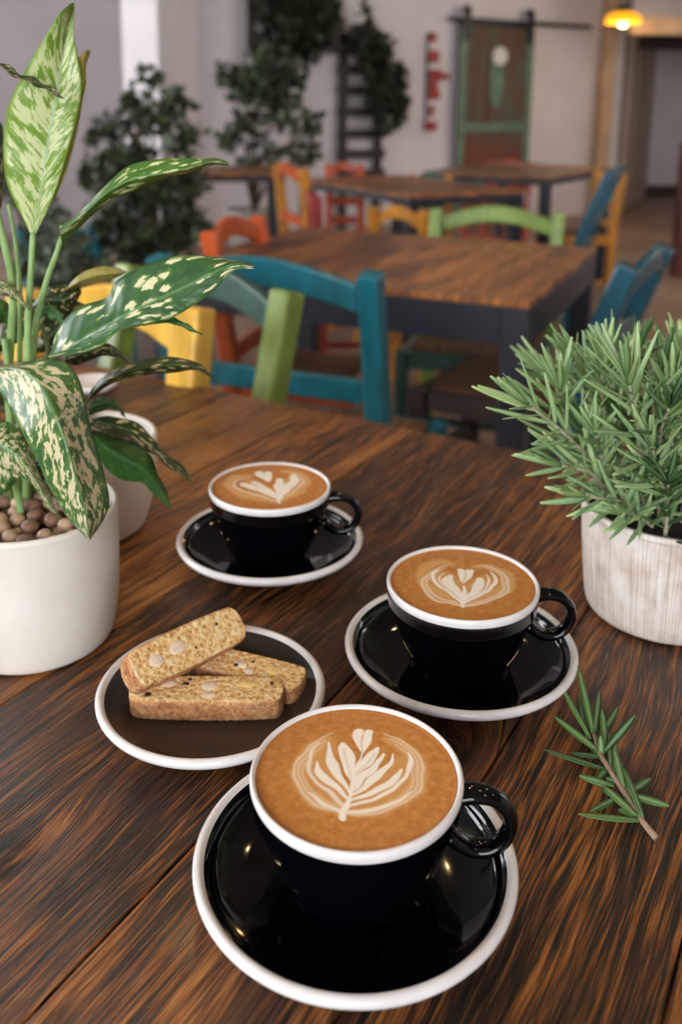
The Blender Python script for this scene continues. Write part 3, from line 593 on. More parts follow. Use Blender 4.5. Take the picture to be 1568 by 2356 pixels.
# ---- latte art: strokes given in photo pixels, carried onto the liquid surface
ZL = TZ+CHH-.0022
def coffee_mat():
    m = NT('latte_crema'); w_ = m.attr('milk'); hl = m.attr('halo'); dk = m.attr('dark'); fm = m.attr('foam'); co = m.coord()
    nz = m.noise(co, 260, 5, .65); nz2 = m.noise(co, 1500, 2)
    crema = m.ramp(m.math('ADD', m.math('MULTIPLY', nz, .6), m.math('MULTIPLY', nz2, .4)), [(.36, (170, 104, 42)), (.5, (196, 128, 60)), (.64, (214, 150, 82))])
    crema = m.mix(m.math('MULTIPLY', dk, .45), crema, lin((142, 76, 28)))
    cuts = m.ramp(m.voro(co, 900), [(.12, (1, 1, 1, 1)), (.22, (0, 0, 0, 1))])
    crema = m.mix(m.math('MULTIPLY', m.math('MULTIPLY', cuts, fm), .5), crema, lin((232, 176, 112)))
    c = m.mix(hl, crema, lin((222, 172, 112))); c = m.mix(w_, c, lin((253, 244, 230)))
    m.set(Base_Color=c, Roughness=.38, Normal=m.bump(m.math('ADD', m.math('MULTIPLY', nz, fm), m.math('MULTIPLY', cuts, fm)), .18, .0006), Subsurface_Weight=.15); m.b.inputs['Subsurface Scale'].default_value = .002
    return m.mat
crema_m = coffee_mat()
def coffee(x, y, zoom, strokes, label, R=.0450, N=330, foam_side=None):
    ox, oy, sc = zoom
    def P(zx, zy): p = at(ox+zx/sc, oy+zy/sc, z=ZL); return (p.x-x, p.y-y)
    # polar-ish grid so that the edge is clean
    nr, na = 150, 300
    rr = np.linspace(0, 1, nr)[1:]*R; aa = np.linspace(0, 2*PI, na, endpoint=False)
    X = (rr[:, None]*np.cos(aa)).ravel(); Y_ = (rr[:, None]*np.sin(aa)).ravel()
    X = np.append(X, 0); Y_ = np.append(Y_, 0)
    def warp(X, Y_, a=.0006):
        return X+a*np.sin(Y_*260+1.3)+a*.5*np.sin(X*510+Y_*330), Y_+a*np.sin(X*240+.4)+a*.5*np.sin(Y_*470-X*290)
    Xw, Yw = warp(X, Y_)
    ch = {'milk': np.zeros_like(X), 'halo': np.zeros_like(X)}
    for kind, amt, pts, ws in strokes:
        n = max(12, 8*len(pts)); Q = np.array(spline([P(*q) for q in pts], n)); W = np.array(spline([(w_,) for w_ in ws], n))[:, 0] if len(ws) == len(pts) else np.interp(np.linspace(0, 1, n), np.linspace(0, 1, len(ws)), ws)
        # pixel width -> metres (mean scale of the foreshortened disc)
        p0 = P(*pts[0]); p1 = P(pts[0][0]+10, pts[0][1]); mpp = math.hypot(p1[0]-p0[0], p1[1]-p0[1])/10
        W = np.maximum(W, .1)*mpp*(.85 if kind == 'halo' else .68)
        best = np.full_like(X, 1e3)
        for i in range(n-1):
            ax, ay = Q[i]; bx, by = Q[i+1]; dx, dy = bx-ax, by-ay; L2 = dx*dx+dy*dy+1e-14
            t = np.clip(((Xw-ax)*dx+(Yw-ay)*dy)/L2, 0, 1); dist = np.hypot(Xw-ax-t*dx, Yw-ay-t*dy)-(W[i]+(W[i+1]-W[i])*t)
            best = np.minimum(best, dist)
        soft = (.00045 if amt > .8 else .0009) if kind != 'halo' else .0018
        val = np.clip(.5-best/(2*soft), 0, 1); val = val*val*(3-2*val)*amt
        if kind == 'cut': ch['milk'] *= (1-val); continue
        ch[kind] = np.maximum(ch[kind], val)
    r = np.hypot(X, Y_)/R; ring = .5+.5*np.sin(r*26+1.5*np.sin(np.arctan2(Y_, X)*2))
    dark = np.clip((r-.55)/.45, 0, 1)*.5*ring+np.clip((r-.93)/.07, 0, 1)*.6
    foam = np.clip((-X*.9-Y_*.5)/R*1.1+.25, 0, 1)*np.clip((r-.35)*3, 0, 1) if foam_side else np.full_like(X, .08)
    fs = []
    c = len(X)-1
    idx = np.arange((nr-1)*na).reshape(nr-1, na)
    fs += [(c, int(idx[0, k]), int(idx[0, (k+1) % na])) for k in range(na)]
    a0 = idx[:-1].ravel(); a1 = np.roll(idx[:-1], -1, 1).ravel(); b0 = idx[1:].ravel(); b1 = np.roll(idx[1:], -1, 1).ravel()
    fs += [tuple(q) for q in np.stack([a0, b0, b1, a1], 1).tolist()]
    Z = np.where(r > .965, (r-.965)/.035*.0006, 0)
    b = MB(); b.v = [tuple(q) for q in np.stack([X, Y_, Z], 1).tolist()]; b.f = fs; b.m = [0]*len(fs)
    # short wall below so the liquid has depth
    n0 = len(b.v); last = idx[-1]; b.v += [(float(X[i])*.93, float(Y_[i])*.93, -.012) for i in last]
    b.f += [(int(last[k]), n0+k, n0+(k+1) % na, int(last[(k+1) % na])) for k in range(na)]+[tuple(n0+k for k in range(na-1, -1, -1))]; b.m += [0]*(na+1)
    z = lambda v: list(v)+[0]*na
    b.at = {'milk': ('FLOAT', z(ch['milk'])), 'halo': ('FLOAT', z(ch['halo'])), 'dark': ('FLOAT', z(dark)), 'foam': ('FLOAT', z(foam))}
    o = b.build('latte', crema_m, smooth=True); o.location = (x, y, ZL); return tag(o, label, 'coffee', 'lattes with milk art')
M_, Hh = 'milk', 'halo'
def arc(cx, cy, rx, ry, a0, a1, n=9, s=1, tail=()):
    return [(cx+s*rx*math.cos(math.radians(a0+(a1-a0)*i/(n-1))), cy+ry*math.sin(math.radians(a0+(a1-a0)*i/(n-1)))) for i in range(n)]+list(tail)
def rings(cx, cy, rx, ry, tip, amt=.5, k=(1.0, .93, .86), a0=-66, a1=72, w=8):
    o = []
    for j, f in enumerate(k):
        for s in (-1, 1):
            P = arc(cx, cy, rx*f, ry*f, a0+j*9, a1, 9, s, [tip]); o.append((M_, amt*(1-.12*j), P, [2]+[w*(1-.2*j)]*9))
    return o
art0 = rings(795, 388, 290, 190, (742, 574), .55, (1.0, .93, .86)) + [(Hh, .8, arc(795, 388, 268, 172, -62, 75, 9, -1, [(735, 570)]), [14]+[44]*8+[16]), (Hh, .8, arc(795, 388, 268, 172, -62, 75, 9, 1, [(735, 570)]), [14]+[44]*8+[16]),
 (Hh, .5, [(640, 270), (600, 370), (660, 470), (740, 530), (850, 510), (950, 440), (1000, 340)], [70, 90, 80, 50, 80, 90, 60]),
 (M_, .80, [(612, 250), (575, 290), (570, 350), (600, 420), (665, 485), (735, 550)], [6, 14, 12, 10, 12, 10]),
 (M_, .97, [(603, 335), (618, 385), (665, 435), (742, 512)], [6, 24, 28, 10]),
 (M_, .97, [(662, 250), (655, 310), (690, 375), (752, 482)], [6, 20, 30, 10]),
 (M_, 1, [(722, 262), (730, 300), (752, 360), (772, 440)], [14, 46, 44, 10]),
 (M_, 1, [(725, 595), (738, 545), (752, 490), (772, 410), (792, 340), (800, 300)], [26, 22, 16, 14, 8, 5]),
 (M_, 1, [(796, 200), (798, 235), (803, 300)], [34, 32, 3]), (M_, 1, [(840, 205), (826, 245), (805, 300)], [34, 32, 3]),
 (M_, 1, [(872, 278), (835, 325), (795, 372), (776, 430)], [14, 40, 26, 8]),
 (M_, .98, [(897, 305), (862, 365), (810, 405), (770, 462)], [10, 30, 28, 10]),
 (M_, .98, [(942, 305), (930, 360), (870, 405), (765, 485)], [5, 18, 28, 10]),
 (M_, .97, [(990, 375), (955, 425), (870, 465), (760, 512)], [8, 26, 26, 10]),
 (M_, .90, [(1008, 298), (1028, 350), (1000, 420), (915, 480), (752, 540)], [5, 18, 12, 14, 10]),
 (M_, .85, [(1030, 470), (960, 525), (860, 550), (745, 568)], [4, 16, 20, 12]),
 (M_, .85, [(560, 470), (620, 520), (680, 550), (730, 575)], [4, 14, 16, 12]),
 ('cut', .7, [(818, 195), (812, 240), (805, 295)], [3, 3, 2]), ('cut', .45, [(722, 285), (735, 330), (765, 410)], [3, 4, 2]), ('cut', .4, [(862, 300), (825, 345), (785, 400)], [3, 4, 2])]
art1 = rings(812, 310, 268, 128, (798, 446), .6, (1.0, .9), -70, 74, 14) + [(Hh, .8, [(735, 185), (640, 175), (555, 215), (560, 300), (640, 360), (800, 445)], [30, 40, 50, 50, 50, 20]),
 (Hh, .8, [(880, 200), (980, 205), (1075, 260), (1060, 335), (950, 385), (800, 445)], [30, 40, 50, 50, 50, 20]),
 (Hh, .6, [(680, 270), (800, 380), (940, 290)], [90, 120, 90]),
 (Hh, .35, [(770, 110), (790, 150), (800, 200)], [10, 14, 8]),
 (M_, .98, [(648, 212), (605, 245), (640, 310), (715, 370), (797, 425)], [5, 20, 16, 14, 14]),
 (M_, .9, [(668, 240), (650, 275), (690, 330), (797, 412)], [4, 12, 12, 12]),
 (M_, 1, [(712, 262), (705, 290), (745, 345), (800, 405)], [30, 50, 46, 14]),
 (M_, .98, [(962, 232), (1005, 285), (965, 340), (885, 382), (800, 425)], [5, 20, 16, 14, 14]),
 (M_, .9, [(935, 250), (962, 295), (925, 345), (800, 412)], [4, 12, 12, 12]),
 (M_, 1, [(902, 278), (905, 300), (865, 350), (802, 405)], [30, 48, 42, 14]),
 (M_, 1, [(800, 320), (800, 400), (798, 455)], [8, 26, 8]),
 (M_, 1, [(782, 222), (788, 250), (804, 305)], [40, 38, 3]), (M_, 1, [(832, 226), (822, 255), (806, 305)], [40, 38, 3]),
 ('cut', .8, [(806, 205), (806, 250), (805, 300)], [4, 3, 2])]
art2 = [(Hh, .9, [(590, 190), (470, 200), (440, 260), (540, 330), (680, 370), (820, 395)], [34, 50, 54, 54, 46, 20]),
 (Hh, .9, [(860, 150), (980, 175), (1025, 240), (960, 320), (820, 395)], [34, 44, 54, 50, 20]),
 (Hh, .8, [(600, 250), (800, 330), (930, 220)], [80, 100, 80]),
 (M_, .75, [(600, 215), (500, 215), (480, 270), (600, 325), (820, 385)], [6, 10, 14, 14, 14]),
 (M_, 1, [(535, 245), (580, 262), (680, 300), (810, 350)], [24, 50, 50, 30]),
 (M_, 1, [(620, 235), (700, 275), (800, 335)], [24, 30, 20]),
 (M_, 1, [(940, 180), (935, 235), (880, 290), (822, 345)], [30, 60, 56, 30]),
 (M_, 1, [(820, 215), (830, 270), (828, 330)], [40, 60, 40]), (M_, 1, [(830, 340), (828, 375), (830, 405)], [44, 24, 6]),
 (M_, .6, [(960, 175), (1010, 235), (950, 300), (840, 370)], [6, 14, 12, 10]),
 (M_, 1, [(668, 165), (690, 190), (735, 235)], [46, 44, 4]), (M_, 1, [(742, 165), (742, 190), (738, 235)], [46, 44, 4])]
C0, C1, C2, PL = (.0093, .3622), (.0787, .5341), (-.0544, .6817), (-.0742, .4890)
saucer(*C0, 'black saucer with a white rim under the nearest coffee cup'); saucer(*C1, 'black saucer with a white rim touching the loose rosemary sprig'); saucer(*C2, 'black saucer with a white rim at the back, by the plant pots')
cup(*C0, math.radians(-3), 'black coffee cup with a white rim, nearest to the camera'); cup(*C1, math.radians(0), 'black coffee cup with a white rim at the right, in front of the rosemary'); cup(*C2, math.radians(-1), 'black coffee cup with a white rim, farthest back by the plant pots')
coffee(*C0, (420, 1580, 1.96), art0, 'latte with a large fern-leaf pattern in the nearest cup', foam_side=True)
coffee(*C1, (770, 1230, 2.703), art1, 'latte with a layered heart in the cup in front of the rosemary')
coffee(*C2, (400, 1040, 3.409), art2, 'latte with a blurred heart in the farthest cup')
pm = NT('brushed_dark_stoneware'); co = pm.coord(); ln = pm.n('ShaderNodeVectorMath'); ln.operation = 'LENGTH'; pm.put(ln.inputs[0], pm.mapping(co, (1, 1, 0))); rg = pm.noise(pm.mapping(ln.outputs['Value'], (1, 1, 1)), 900, 3)
plate_m = pm.set(Base_Color=pm.ramp(rg, [(.35, (34, 29, 26)), (.65, (52, 45, 40))]), Roughness=.34, Normal=pm.bump(rg, .08, .0006))
saucer(*PL, 'dark brown plate with a white rim holding the biscotti', r=.0672, h=.020, mats=[plate_m, white_g], name='side_plate', flat=True)

# ------------------------------------------------------------------ biscotti
def bisc_mat():
    m = NT('biscotti_crumb'); co = m.coord(); geo = m.attr('cut'); n1 = m.noise(co, 340, 6, .7); v1 = m.voro(co, 330)
    crumb = m.ramp(m.math('ADD', m.math('MULTIPLY', n1, .7), m.math('MULTIPLY', v1, .35)), [(.30, (164, 104, 50)), (.42, (222, 168, 100)), (.56, (244, 204, 142)), (.70, (252, 230, 184))])
    crust = m.ramp(m.math('ADD', m.math('MULTIPLY', n1, .6), m.math('MULTIPLY', m.noise(co, 130, 3), .4)), [(.36, (150, 90, 50)), (.5, (204, 142, 92)), (.62, (226, 176, 126))])
    holes = m.ramp(m.voro(co, 230), [(.07, (1, 1, 1, 1)), (.13, (0, 0, 0, 1))]); c = m.mix(geo, crust, crumb); c = m.mix(m.math('MULTIPLY', holes, .45), c, lin((110, 66, 36)))
    h = m.math('SUBTRACT', m.math('ADD', m.math('MULTIPLY', n1, .8), m.math('MULTIPLY', v1, .6)), m.math('MULTIPLY', holes, .8))
    return m.set(Base_Color=c, Roughness=.75, Normal=m.bump(h, .9, .0022), Subsurface_Weight=.0)
bm_ = bisc_mat(); alm = plain('sliced_almond', (226, 204, 180), .55, .05, 300, .2, 900); alm2 = plain('almond_cream', (232, 196, 128), .55, .08, 300, .3, 700); choc = plain('dark_raisin', (44, 30, 26), .5, .1, 300)
def noise3(p):
    return (math.sin(p[0]*1.7+p[1]*2.3)+math.sin(p[1]*3.1-p[2]*1.9+1)+math.sin(p[2]*2.7+p[0]*3.7+2)+.6*math.sin(p[0]*7.1-p[1]*6.3)+.6*math.sin(p[1]*8.7+p[2]*7.7))/4.2
def biscotto(a, c, up, L, Wd, Tk, label, nuts, seed=0, taper=.15, hook=0):
    """a, c = end centres; `up` = normal of the cut face; profile across = loaf slice with rounded crust ends"""
    a, c, up = Vector(a), Vector(c), Vector(up); x = (c-a).normalized(); z = (up-x*up.dot(x)).normalized(); y = z.cross(x); o = (a+c)/2
    nx, ny, nz = 64, 18, 10; b = MB(); cut = []
    def outline(u, v):     # u along -1..1, v across -1..1 -> plan position (superellipse ends)
        X = u*L/2; half = Wd/2*(1-taper*abs(u)**3); e = max(0, (abs(u)-.88)/.12); half *= math.sqrt(max(0, 1-(e**2.6)*.92))
        return X, v*half + hook*u*u*Wd
    idx = {}; vs = []
    def vert(i, j, k):
        key = (i, j, k)
        if key in idx: return idx[key]
        u = -1+2*i/nx; v = -1+2*j/ny; w_ = -1+2*k/nz; X, Y_ = outline(u, v); Z = w_*Tk/2
        # round the long edges slightly
        if abs(v) > .84: Z *= 1-.16*((abs(v)-.84)/.16)**2
        q = (X*420+seed*3, Y_*420, Z*420); d = noise3(q)*.00042; d2 = noise3((q[0]*2.9, q[1]*2.9, q[2]*2.9))*.00024
        nrm = Vector((u if abs(u) > .95 else 0, v if abs(v) > .95 else 0, w_ if abs(w_) > .95 else 0)); 
        if nrm.length: nrm.normalize()
        p = Vector((X, Y_, Z))+nrm*(d+d2); vs.append(tuple(x*p.x+y*p.y+z*p.z)); cut.append(1.0 if abs(w_) > .9 and abs(v) < .93 else 0.0); idx[key] = len(vs)-1; return idx[key]
    fs = []
    for i in range(nx):
        for j in range(ny): fs += [(vert(i, j, nz), vert(i+1, j, nz), vert(i+1, j+1, nz), vert(i, j+1, nz)), (vert(i, j, 0), vert(i, j+1, 0), vert(i+1, j+1, 0), vert(i+1, j, 0))]
        for k in range(nz): fs += [(vert(i, 0, k), vert(i+1, 0, k), vert(i+1, 0, k+1), vert(i, 0, k+1)), (vert(i, ny, k), vert(i, ny, k+1), vert(i+1, ny, k+1), vert(i+1, ny, k))]
    for j in range(ny):
        for k in range(nz): fs += [(vert(0, j, k), vert(0, j, k+1), vert(0, j+1, k+1), vert(0, j+1, k)), (vert(nx, j, k), vert(nx, j+1, k), vert(nx, j+1, k+1), vert(nx, j, k+1))]
    b.add(vs, fs); b.at['cut'] = ('FLOAT', cut); root = empty('biscotto', o, 0, label, 'biscuit', 'biscotti on the dark plate'); b.build('crumb', bm_, root, smooth=True)
    for (u, v, ru, rv, mt, nm) in nuts:
        X, Y_ = outline(u, v); bb = MB(); ang = random.uniform(-.3, .3); Rm = Matrix((x, y, z)).transposed() @ Matrix.Rotation(ang, 3, 'Z')
        bb.ball(x*X+y*Y_+z*(Tk/2-.0006), (ru, rv, .0013), 24, 10, R=Rm); bb.build(nm, mt, root, smooth=True)
zp = TZ+.0068
A_ = lambda px, py, z: at(px, py, z=z)
Tk = .0140
biscotto(A_(300, 1604, zp+Tk*.55), A_(652, 1606, zp+Tk*.55), (0, -.10, 1), .0905, .0235, Tk, 'biscotto lying flat along the front of the dark plate', [(-.52, .35, .0055, .0042, alm, 'almond'), (.03, .15, .0055, .0046, alm, 'almond'), (.52, .30, .0085, .0036, alm2, 'almond'), (-.28, .30, .0022, .0014, choc, 'raisin'), (-.24, .62, .0016, .0012, choc, 'raisin'), (.84, .40, .0013, .0013, choc, 'raisin'), (-.74, -.52, .0022, .002, choc, 'raisin'), (.04, -.5, .005, .0035, alm, 'almond')], 1)
biscotto(A_(445, 1520, zp+.008), A_(690, 1580, zp+.008), (.08, -.18, 1), .078, .0225, Tk, 'biscotto lying flat at the back right of the dark plate', [(-.60, -.1, .0045, .004, alm, 'almond'), (-.05, -.05, .0042, .0034, alm, 'almond'), (.12, -.40, .0040, .0030, alm, 'almond'), (.50, .12, .0055, .0046, alm2, 'almond'), (-.12, -.2, .0022, .0018, choc, 'raisin'), (.1, .3, .001, .001, choc, 'raisin')], 5)
ea = A_(326, 1540, zp+.027); ec = A_(516, 1450, zp+.027)
biscotto(ea, ec, (.36, -.62, .68), .078, .0250, Tk*1.3, 'biscotto propped on top of the other two at the left', [(-.62, -.02, .0052, .0043, alm, 'almond'), (-.22, .14, .0062, .0044, alm, 'almond'), (.55, .35, .0012, .0012, choc, 'raisin'), (.05, -.25, .001, .001, choc, 'raisin')], 9)

# ================================================================== PLANTS ON THE TABLE
glaze_pot = NT('white_matt_glaze'); co = glaze_pot.coord(); gp = glaze_pot.set(Base_Color=glaze_pot.ramp(glaze_pot.noise(co, 30, 3), [(.3, (226, 218, 206)), (.7, (236, 229, 219))]), Roughness=.42, Normal=glaze_pot.bump(glaze_pot.noise(co, 260, 3), .06, .0008))
soil_m = plain('dark_potting_soil', (40, 28, 20), .95, .3, 200, .8, 300)
def pot(parent, R, H, Rb, mat, th=.004, soil=.02, name='pot', rimr=.0, bulge=.25):
    b = MB(); o_ = spline([(Rb*.90, 0), (Rb, .004), (Rb+(R-Rb)*(.30+bulge*.6), H*.28), (Rb+(R-Rb)*(.62+bulge*.5), H*.55), (R*.995, H*.9), (R+rimr, H-.003)], 26)
    pr = [(.0005, .001), (Rb*.8, .001)]+o_+[(R+rimr-.0006, H-.0006), (R+rimr-.002, H), (R-th+.001, H-.0004), (R-th, H-.003), (R-th*1.3, H*.75), (Rb*.9, H*.55), (.0005, H*.55)]
    b.lathe(pr, 96); b.build(name, mat, parent, smooth=True)
    b = MB(); rs = [.001, R*.3, R*.6, R*.84, R-th*1.25]; b.lathe([(r, H-soil+.002*math.sin(i*2.2)) for i, r in enumerate(rs)], 48); b.lathe([(R-th*1.25, H-soil), (R-th*1.6, H-soil-.02), (.001, H-soil-.02)], 48); b.build('soil', soil_m, parent, smooth=True)
LM = {'big': leaf_mat('spotted_leaf', (28, 74, 48), (120, 158, 60), (222, 214, 172), .50, (110, 150, 90), blob=3.5),
      'dense': leaf_mat('heavily_spotted_leaf', (34, 78, 50), (132, 168, 72), (220, 208, 170), .43, (120, 160, 100), bias=.16),
      'pale': leaf_mat('pale_streaked_leaf', (112, 150, 52), (150, 184, 78), (206, 216, 160), .50, (166, 196, 150), streak=True),
      'yellow': leaf_mat('yellow_green_leaf', (140, 146, 40), (176, 172, 50), (176, 164, 104), .55, (150, 160, 70), streak=True),
      'fresh': leaf_mat('fresh_green_leaf', (52, 104, 44), (140, 172, 66), (222, 226, 176), .50, (150, 180, 110), blob=3.6),
      'dark': leaf_mat('dark_spotted_leaf', (32, 52, 24), (86, 104, 36), (206, 186, 142), .48, (90, 110, 50), blob=3.4),
      'green': leaf_mat('plain_green_leaf', (28, 84, 38), (92, 132, 40), (100, 140, 50), .2, (60, 110, 60))}
stem_m = plain('pale_green_stem', (136, 168, 104), .45, .12, 30); stem_d = plain('olive_stem', (84, 96, 48), .5, .15, 30)
def leaf(parent, org, edges, mat, seed, thick=.0005, nu=40, nv=16, label=None, cup_=.0, ruffle=.0012):
    """edges = stations of (left px, py, Y), (midrib px, py, Y), (right px, py, Y)"""
    E_ = [[at(a, b_, Y=c_)-org for a, b_, c_ in st] for st in edges]
    L_, C_, R__ = (spline([tuple(s[k]) for s in E_], nu+1) for k in range(3))
    vs = []; lu = []; lv = []; b = MB()
    for side in (0, 1):
        for i in range(nu+1):
            l, c, r = Vector(L_[i]), Vector(C_[i]), Vector(R__[i]); t = i/nu
            tan_ = Vector(C_[min(i+1, nu)])-Vector(C_[max(i-1, 0)]); nn = (r-l).cross(tan_); nn = nn.normalized() if nn.length > 1e-9 else Vector((0, -1, 0))
            for j in range(nv+1):
                v = -1+2*j/nv; p = c+(l-c)*(-v) if v < 0 else c+(r-c)*v
                wd = (r-l).length; p = p+nn*(wd*.10*(abs(v)**.8*(1-abs(v)))*1.6 + ruffle*math.sin(t*23+seed*3+(v > 0)*1.7)*abs(v)**2)
                p = p - nn*(thick*side*(1-.7*abs(v)**6)*min(1, 12*t*(1-t)+.1)); vs.append(tuple(p)); lu.append(t); lv.append(v)
    fs = []; W_ = nv+1; off = (nu+1)*W_
    for i in range(nu):
        for j in range(nv):
            a0 = i*W_+j; fs += [(a0, a0+1, a0+W_+1, a0+W_), (off+a0, off+a0+W_, off+a0+W_+1, off+a0+1)]
        fs += [(i*W_, i*W_+W_, off+i*W_+W_, off+i*W_), (i*W_+nv, off+i*W_+nv, off+i*W_+W_+nv, i*W_+W_+nv)]
    b.add(vs, fs); b.at = {'lu': ('FLOAT', lu), 'lv': ('FLOAT', lv), 'seed': ('FLOAT', [seed*.137]*len(vs))}
    o = b.build('leaf', mat, parent, smooth=True)
    if label: o['label'] = label
    return o
def stem(parent, org, pts, r0, r1, mat=None, name='stem'):
    P = spline([tuple(at(a, b_, Y=c_)-org) for a, b_, c_ in pts], 14); b = MB(); b.tube(P, [r0+(r1-r0)*i/13 for i in range(14)], 10); return b.build(name, mat or stem_m, parent, smooth=True)
# ---- spotted houseplant in the front left white pot
PC = Vector((-.207, .575, TZ)); PR, PH = .058, .0955
root = empty('spotted_houseplant', PC+Vector((0, 0, .0005)), 0, 'tall spotted-leaf houseplant in a smooth white pot at the left', 'potted plant')
pot(root, PR, PH, .052, gp, th=.0035, soil=.022, bulge=.55)
org = PC+Vector((0, 0, .0005))
def S_(L, C, R, y): return [tuple((a[0], a[1], yy) for a, yy in zip((l, c, r), y if hasattr(y, '__len__') else (y, y, y))) for l, c, r in zip(L, C, R)]
def leafpx(L, C, R, YL, YC, YR, mat, seed, **k):
    n = len(C); f = lambda Y, i: Y[0]+(Y[1]-Y[0])*i/(n-1) if len(Y) == 2 else np.interp(i/(n-1), np.linspace(0, 1, len(Y)), Y)
    leaf(root, org, [((L[i][0], L[i][1], f(YL, i)), (C[i][0], C[i][1], f(YC, i)), (R[i][0], R[i][1], f(YR, i))) for i in range(n)], LM[mat], seed, **k)
# A: tall upright leaf and its curled yellow-green neighbour
leafpx([(73, 545), (22, 440), (7, 340), (22, 240), (66, 148), (118, 62), (165, 3)], [(75, 545), (92, 450), (106, 365), (120, 285), (133, 200), (148, 110), (165, 3)], [(79, 545), (120, 462), (151, 368), (172, 290), (188, 205), (174, 95), (166, 3)], (.60, .585), (.60, .60), (.60, .60), 'pale', 3)
leafpx([(80, 520), (96, 440), (112, 350), (126, 270), (142, 212), (165, 160), (201, 114)], [(82, 520), (118, 440), (140, 350), (158, 270), (168, 220), (186, 170), (202, 116)], [(84, 520), (134, 440), (166, 350), (184, 270), (194, 210), (200, 160), (204, 113)], (.603, .603), (.606, .606), (.604, .612), 'yellow', 5)
leafpx([(-30, 130), (10, 148), (50, 170), (90, 185), (125, 205), (151, 230)], [(-30, 134), (8, 153), (48, 176), (88, 192), (122, 210), (152, 231)], [(-30, 140), (6, 158), (46, 182), (86, 198), (119, 215), (152, 232)], (.57, .56), (.575, .56), (.58, .56), 'dark', 8)
# B: twisted leaf pointing right
leafpx([(138, 520), (178, 492), (238, 432), (292, 384), (362, 366), (432, 366), (486, 362), (525, 377)], [(138, 535), (190, 495), (248, 442), (305, 412), (370, 400), (430, 388), (480, 374), (525, 377)], [(144, 562), (195, 512), (245, 468), (305, 440), (372, 412), (432, 398), (482, 384), (525, 378)], (.60, .58), (.59, .57), (.60, .585), 'fresh', 11)
# C: large leaf
leafpx([(112, 822), (128, 772), (178, 708), (245, 682), (272, 645), (335, 606), (405, 590), (480, 588), (545, 598), (583, 614)], [(112, 824), (160, 800), (215, 768), (268, 738), (325, 706), (385, 680), (440, 654), (492, 626), (545, 606), (583, 615)], [(114, 826), (165, 818), (228, 796), (275, 762), (330, 748), (395, 732), (445, 704), (492, 664), (535, 628), (583, 616)], (.585, .545), (.57, .53), (.56, .53), 'big', 14)
leafpx([(330, 742), (370, 726), (405, 732), (440, 752), (466, 770)], [(330, 746), (368, 736), (402, 739), (438, 757), (466, 771)], [(330, 750), (368, 744), (400, 746), (436, 761), (466, 772)], (.57, .56), (.57, .56), (.57, .56), 'green', 15)
# D: large drooping leaf
leafpx([(-18, 858), (-4, 892), (22, 940), (52, 998), (82, 1052), (112, 1118), (142, 1172), (175, 1215), (205, 1243)], [(-15, 846), (45, 850), (88, 880), (118, 935), (146, 1000), (168, 1075), (188, 1145), (200, 1198), (206, 1243)], [(-12, 842), (70, 832), (135, 828), (174, 858), (196, 918), (212, 1000), (240, 1090), (250, 1165), (207, 1243)], (.585, .54, .505, .50, .50, .50), (.575, .53, .49, .485, .485, .49), (.59, .56, .53, .52, .515, .50), 'dense', 21, ruffle=.0006)
# E, F, G and small leaves
leafpx([(200, 915), (222, 880), (262, 852), (318, 830), (368, 822), (412, 822), (455, 836), (482, 856), (507, 884)], [(202, 918), (230, 888), (272, 862), (322, 848), (370, 842), (412, 840), (452, 846), (482, 860), (507, 885)], [(205, 922), (236, 896), (280, 874), (330, 866), (372, 860), (412, 856), (450, 852), (480, 864), (507, 886)], (.64, .60), (.63, .59), (.64, .60), 'dark', 25)
leafpx([(212, 962), (255, 958), (302, 968), (345, 998), (372, 1036), (408, 1060), (442, 1106)], [(214, 970), (258, 978), (302, 992), (342, 1020), (372, 1046), (404, 1072), (442, 1107)], [(216, 985), (258, 1002), (302, 1018), (340, 1040), (368, 1056), (398, 1086), (442, 1108)], (.64, .58), (.63, .57), (.64, .58), 'dark', 28)
leafpx([(212, 985), (258, 1004), (308, 1022), (344, 1046), (364, 1092), (384, 1132), (397, 1172)], [(214, 1000), (248, 1030), (290, 1056), (330, 1080), (358, 1112), (380, 1142), (397, 1173)], [(216, 1020), (240, 1072), (280, 1104), (326, 1110), (350, 1134), (374, 1156), (397, 1174)], (.62, .57), (.60, .56), (.60, .57), 'green', 31, label='plain dark green leaf')
leafpx([(-25, 968), (25, 974), (62, 1010), (84, 1068), (110, 1128), (139, 1190)], [(-25, 1010), (15, 1030), (50, 1060), (78, 1100), (106, 1144), (139, 1191)], [(-25, 1140), (10, 1138), (42, 1102), (70, 1112), (100, 1156), (139, 1192)], (.57, .55), (.55, .54), (.56, .545), 'dense', 34)
leafpx([(150, 664), (185, 630), (225, 614), (262, 615), (292, 624)], [(150, 668), (188, 645), (228, 632), (264, 628), (292, 625)], [(152, 674), (190, 662), (230, 650), (266, 640), (292, 626)], (.66, .66), (.65, .65), (.66, .66), 'yellow', 37)
leafpx([(-10, 640), (20, 650), (45, 672), (68, 715)], [(-10, 655), (18, 664), (42, 682), (68, 716)], [(-10, 672), (15, 682), (40, 694), (68, 717)], (.60, .59), (.59, .58), (.60, .59), 'dense', 40)
leafpx([(75, 700), (105, 664), (150, 655), (185, 662)], [(75, 706), (110, 690), (150, 690), (187, 668)], [(75, 712), (112, 730), (155, 728), (188, 674)], (.655, .66), (.65, .65), (.655, .66), 'dark', 43)
leafpx([(80, 720), (105, 702), (132, 712), (155, 748)], [(80, 726), (104, 716), (128, 724), (156, 749)], [(80, 732), (102, 730), (126, 738), (156, 750)], (.62, .61), (.62, .61), (.62, .61), 'green', 46)
leafpx([(150, 822), (180, 800), (220, 790), (262, 796), (298, 832)], [(150, 828), (182, 816), (222, 806), (262, 808), (298, 834)], [(152, 838), (186, 838), (225, 822), (260, 820), (297, 836)], (.63, .62), (.62, .61), (.63, .62), 'dark', 49)
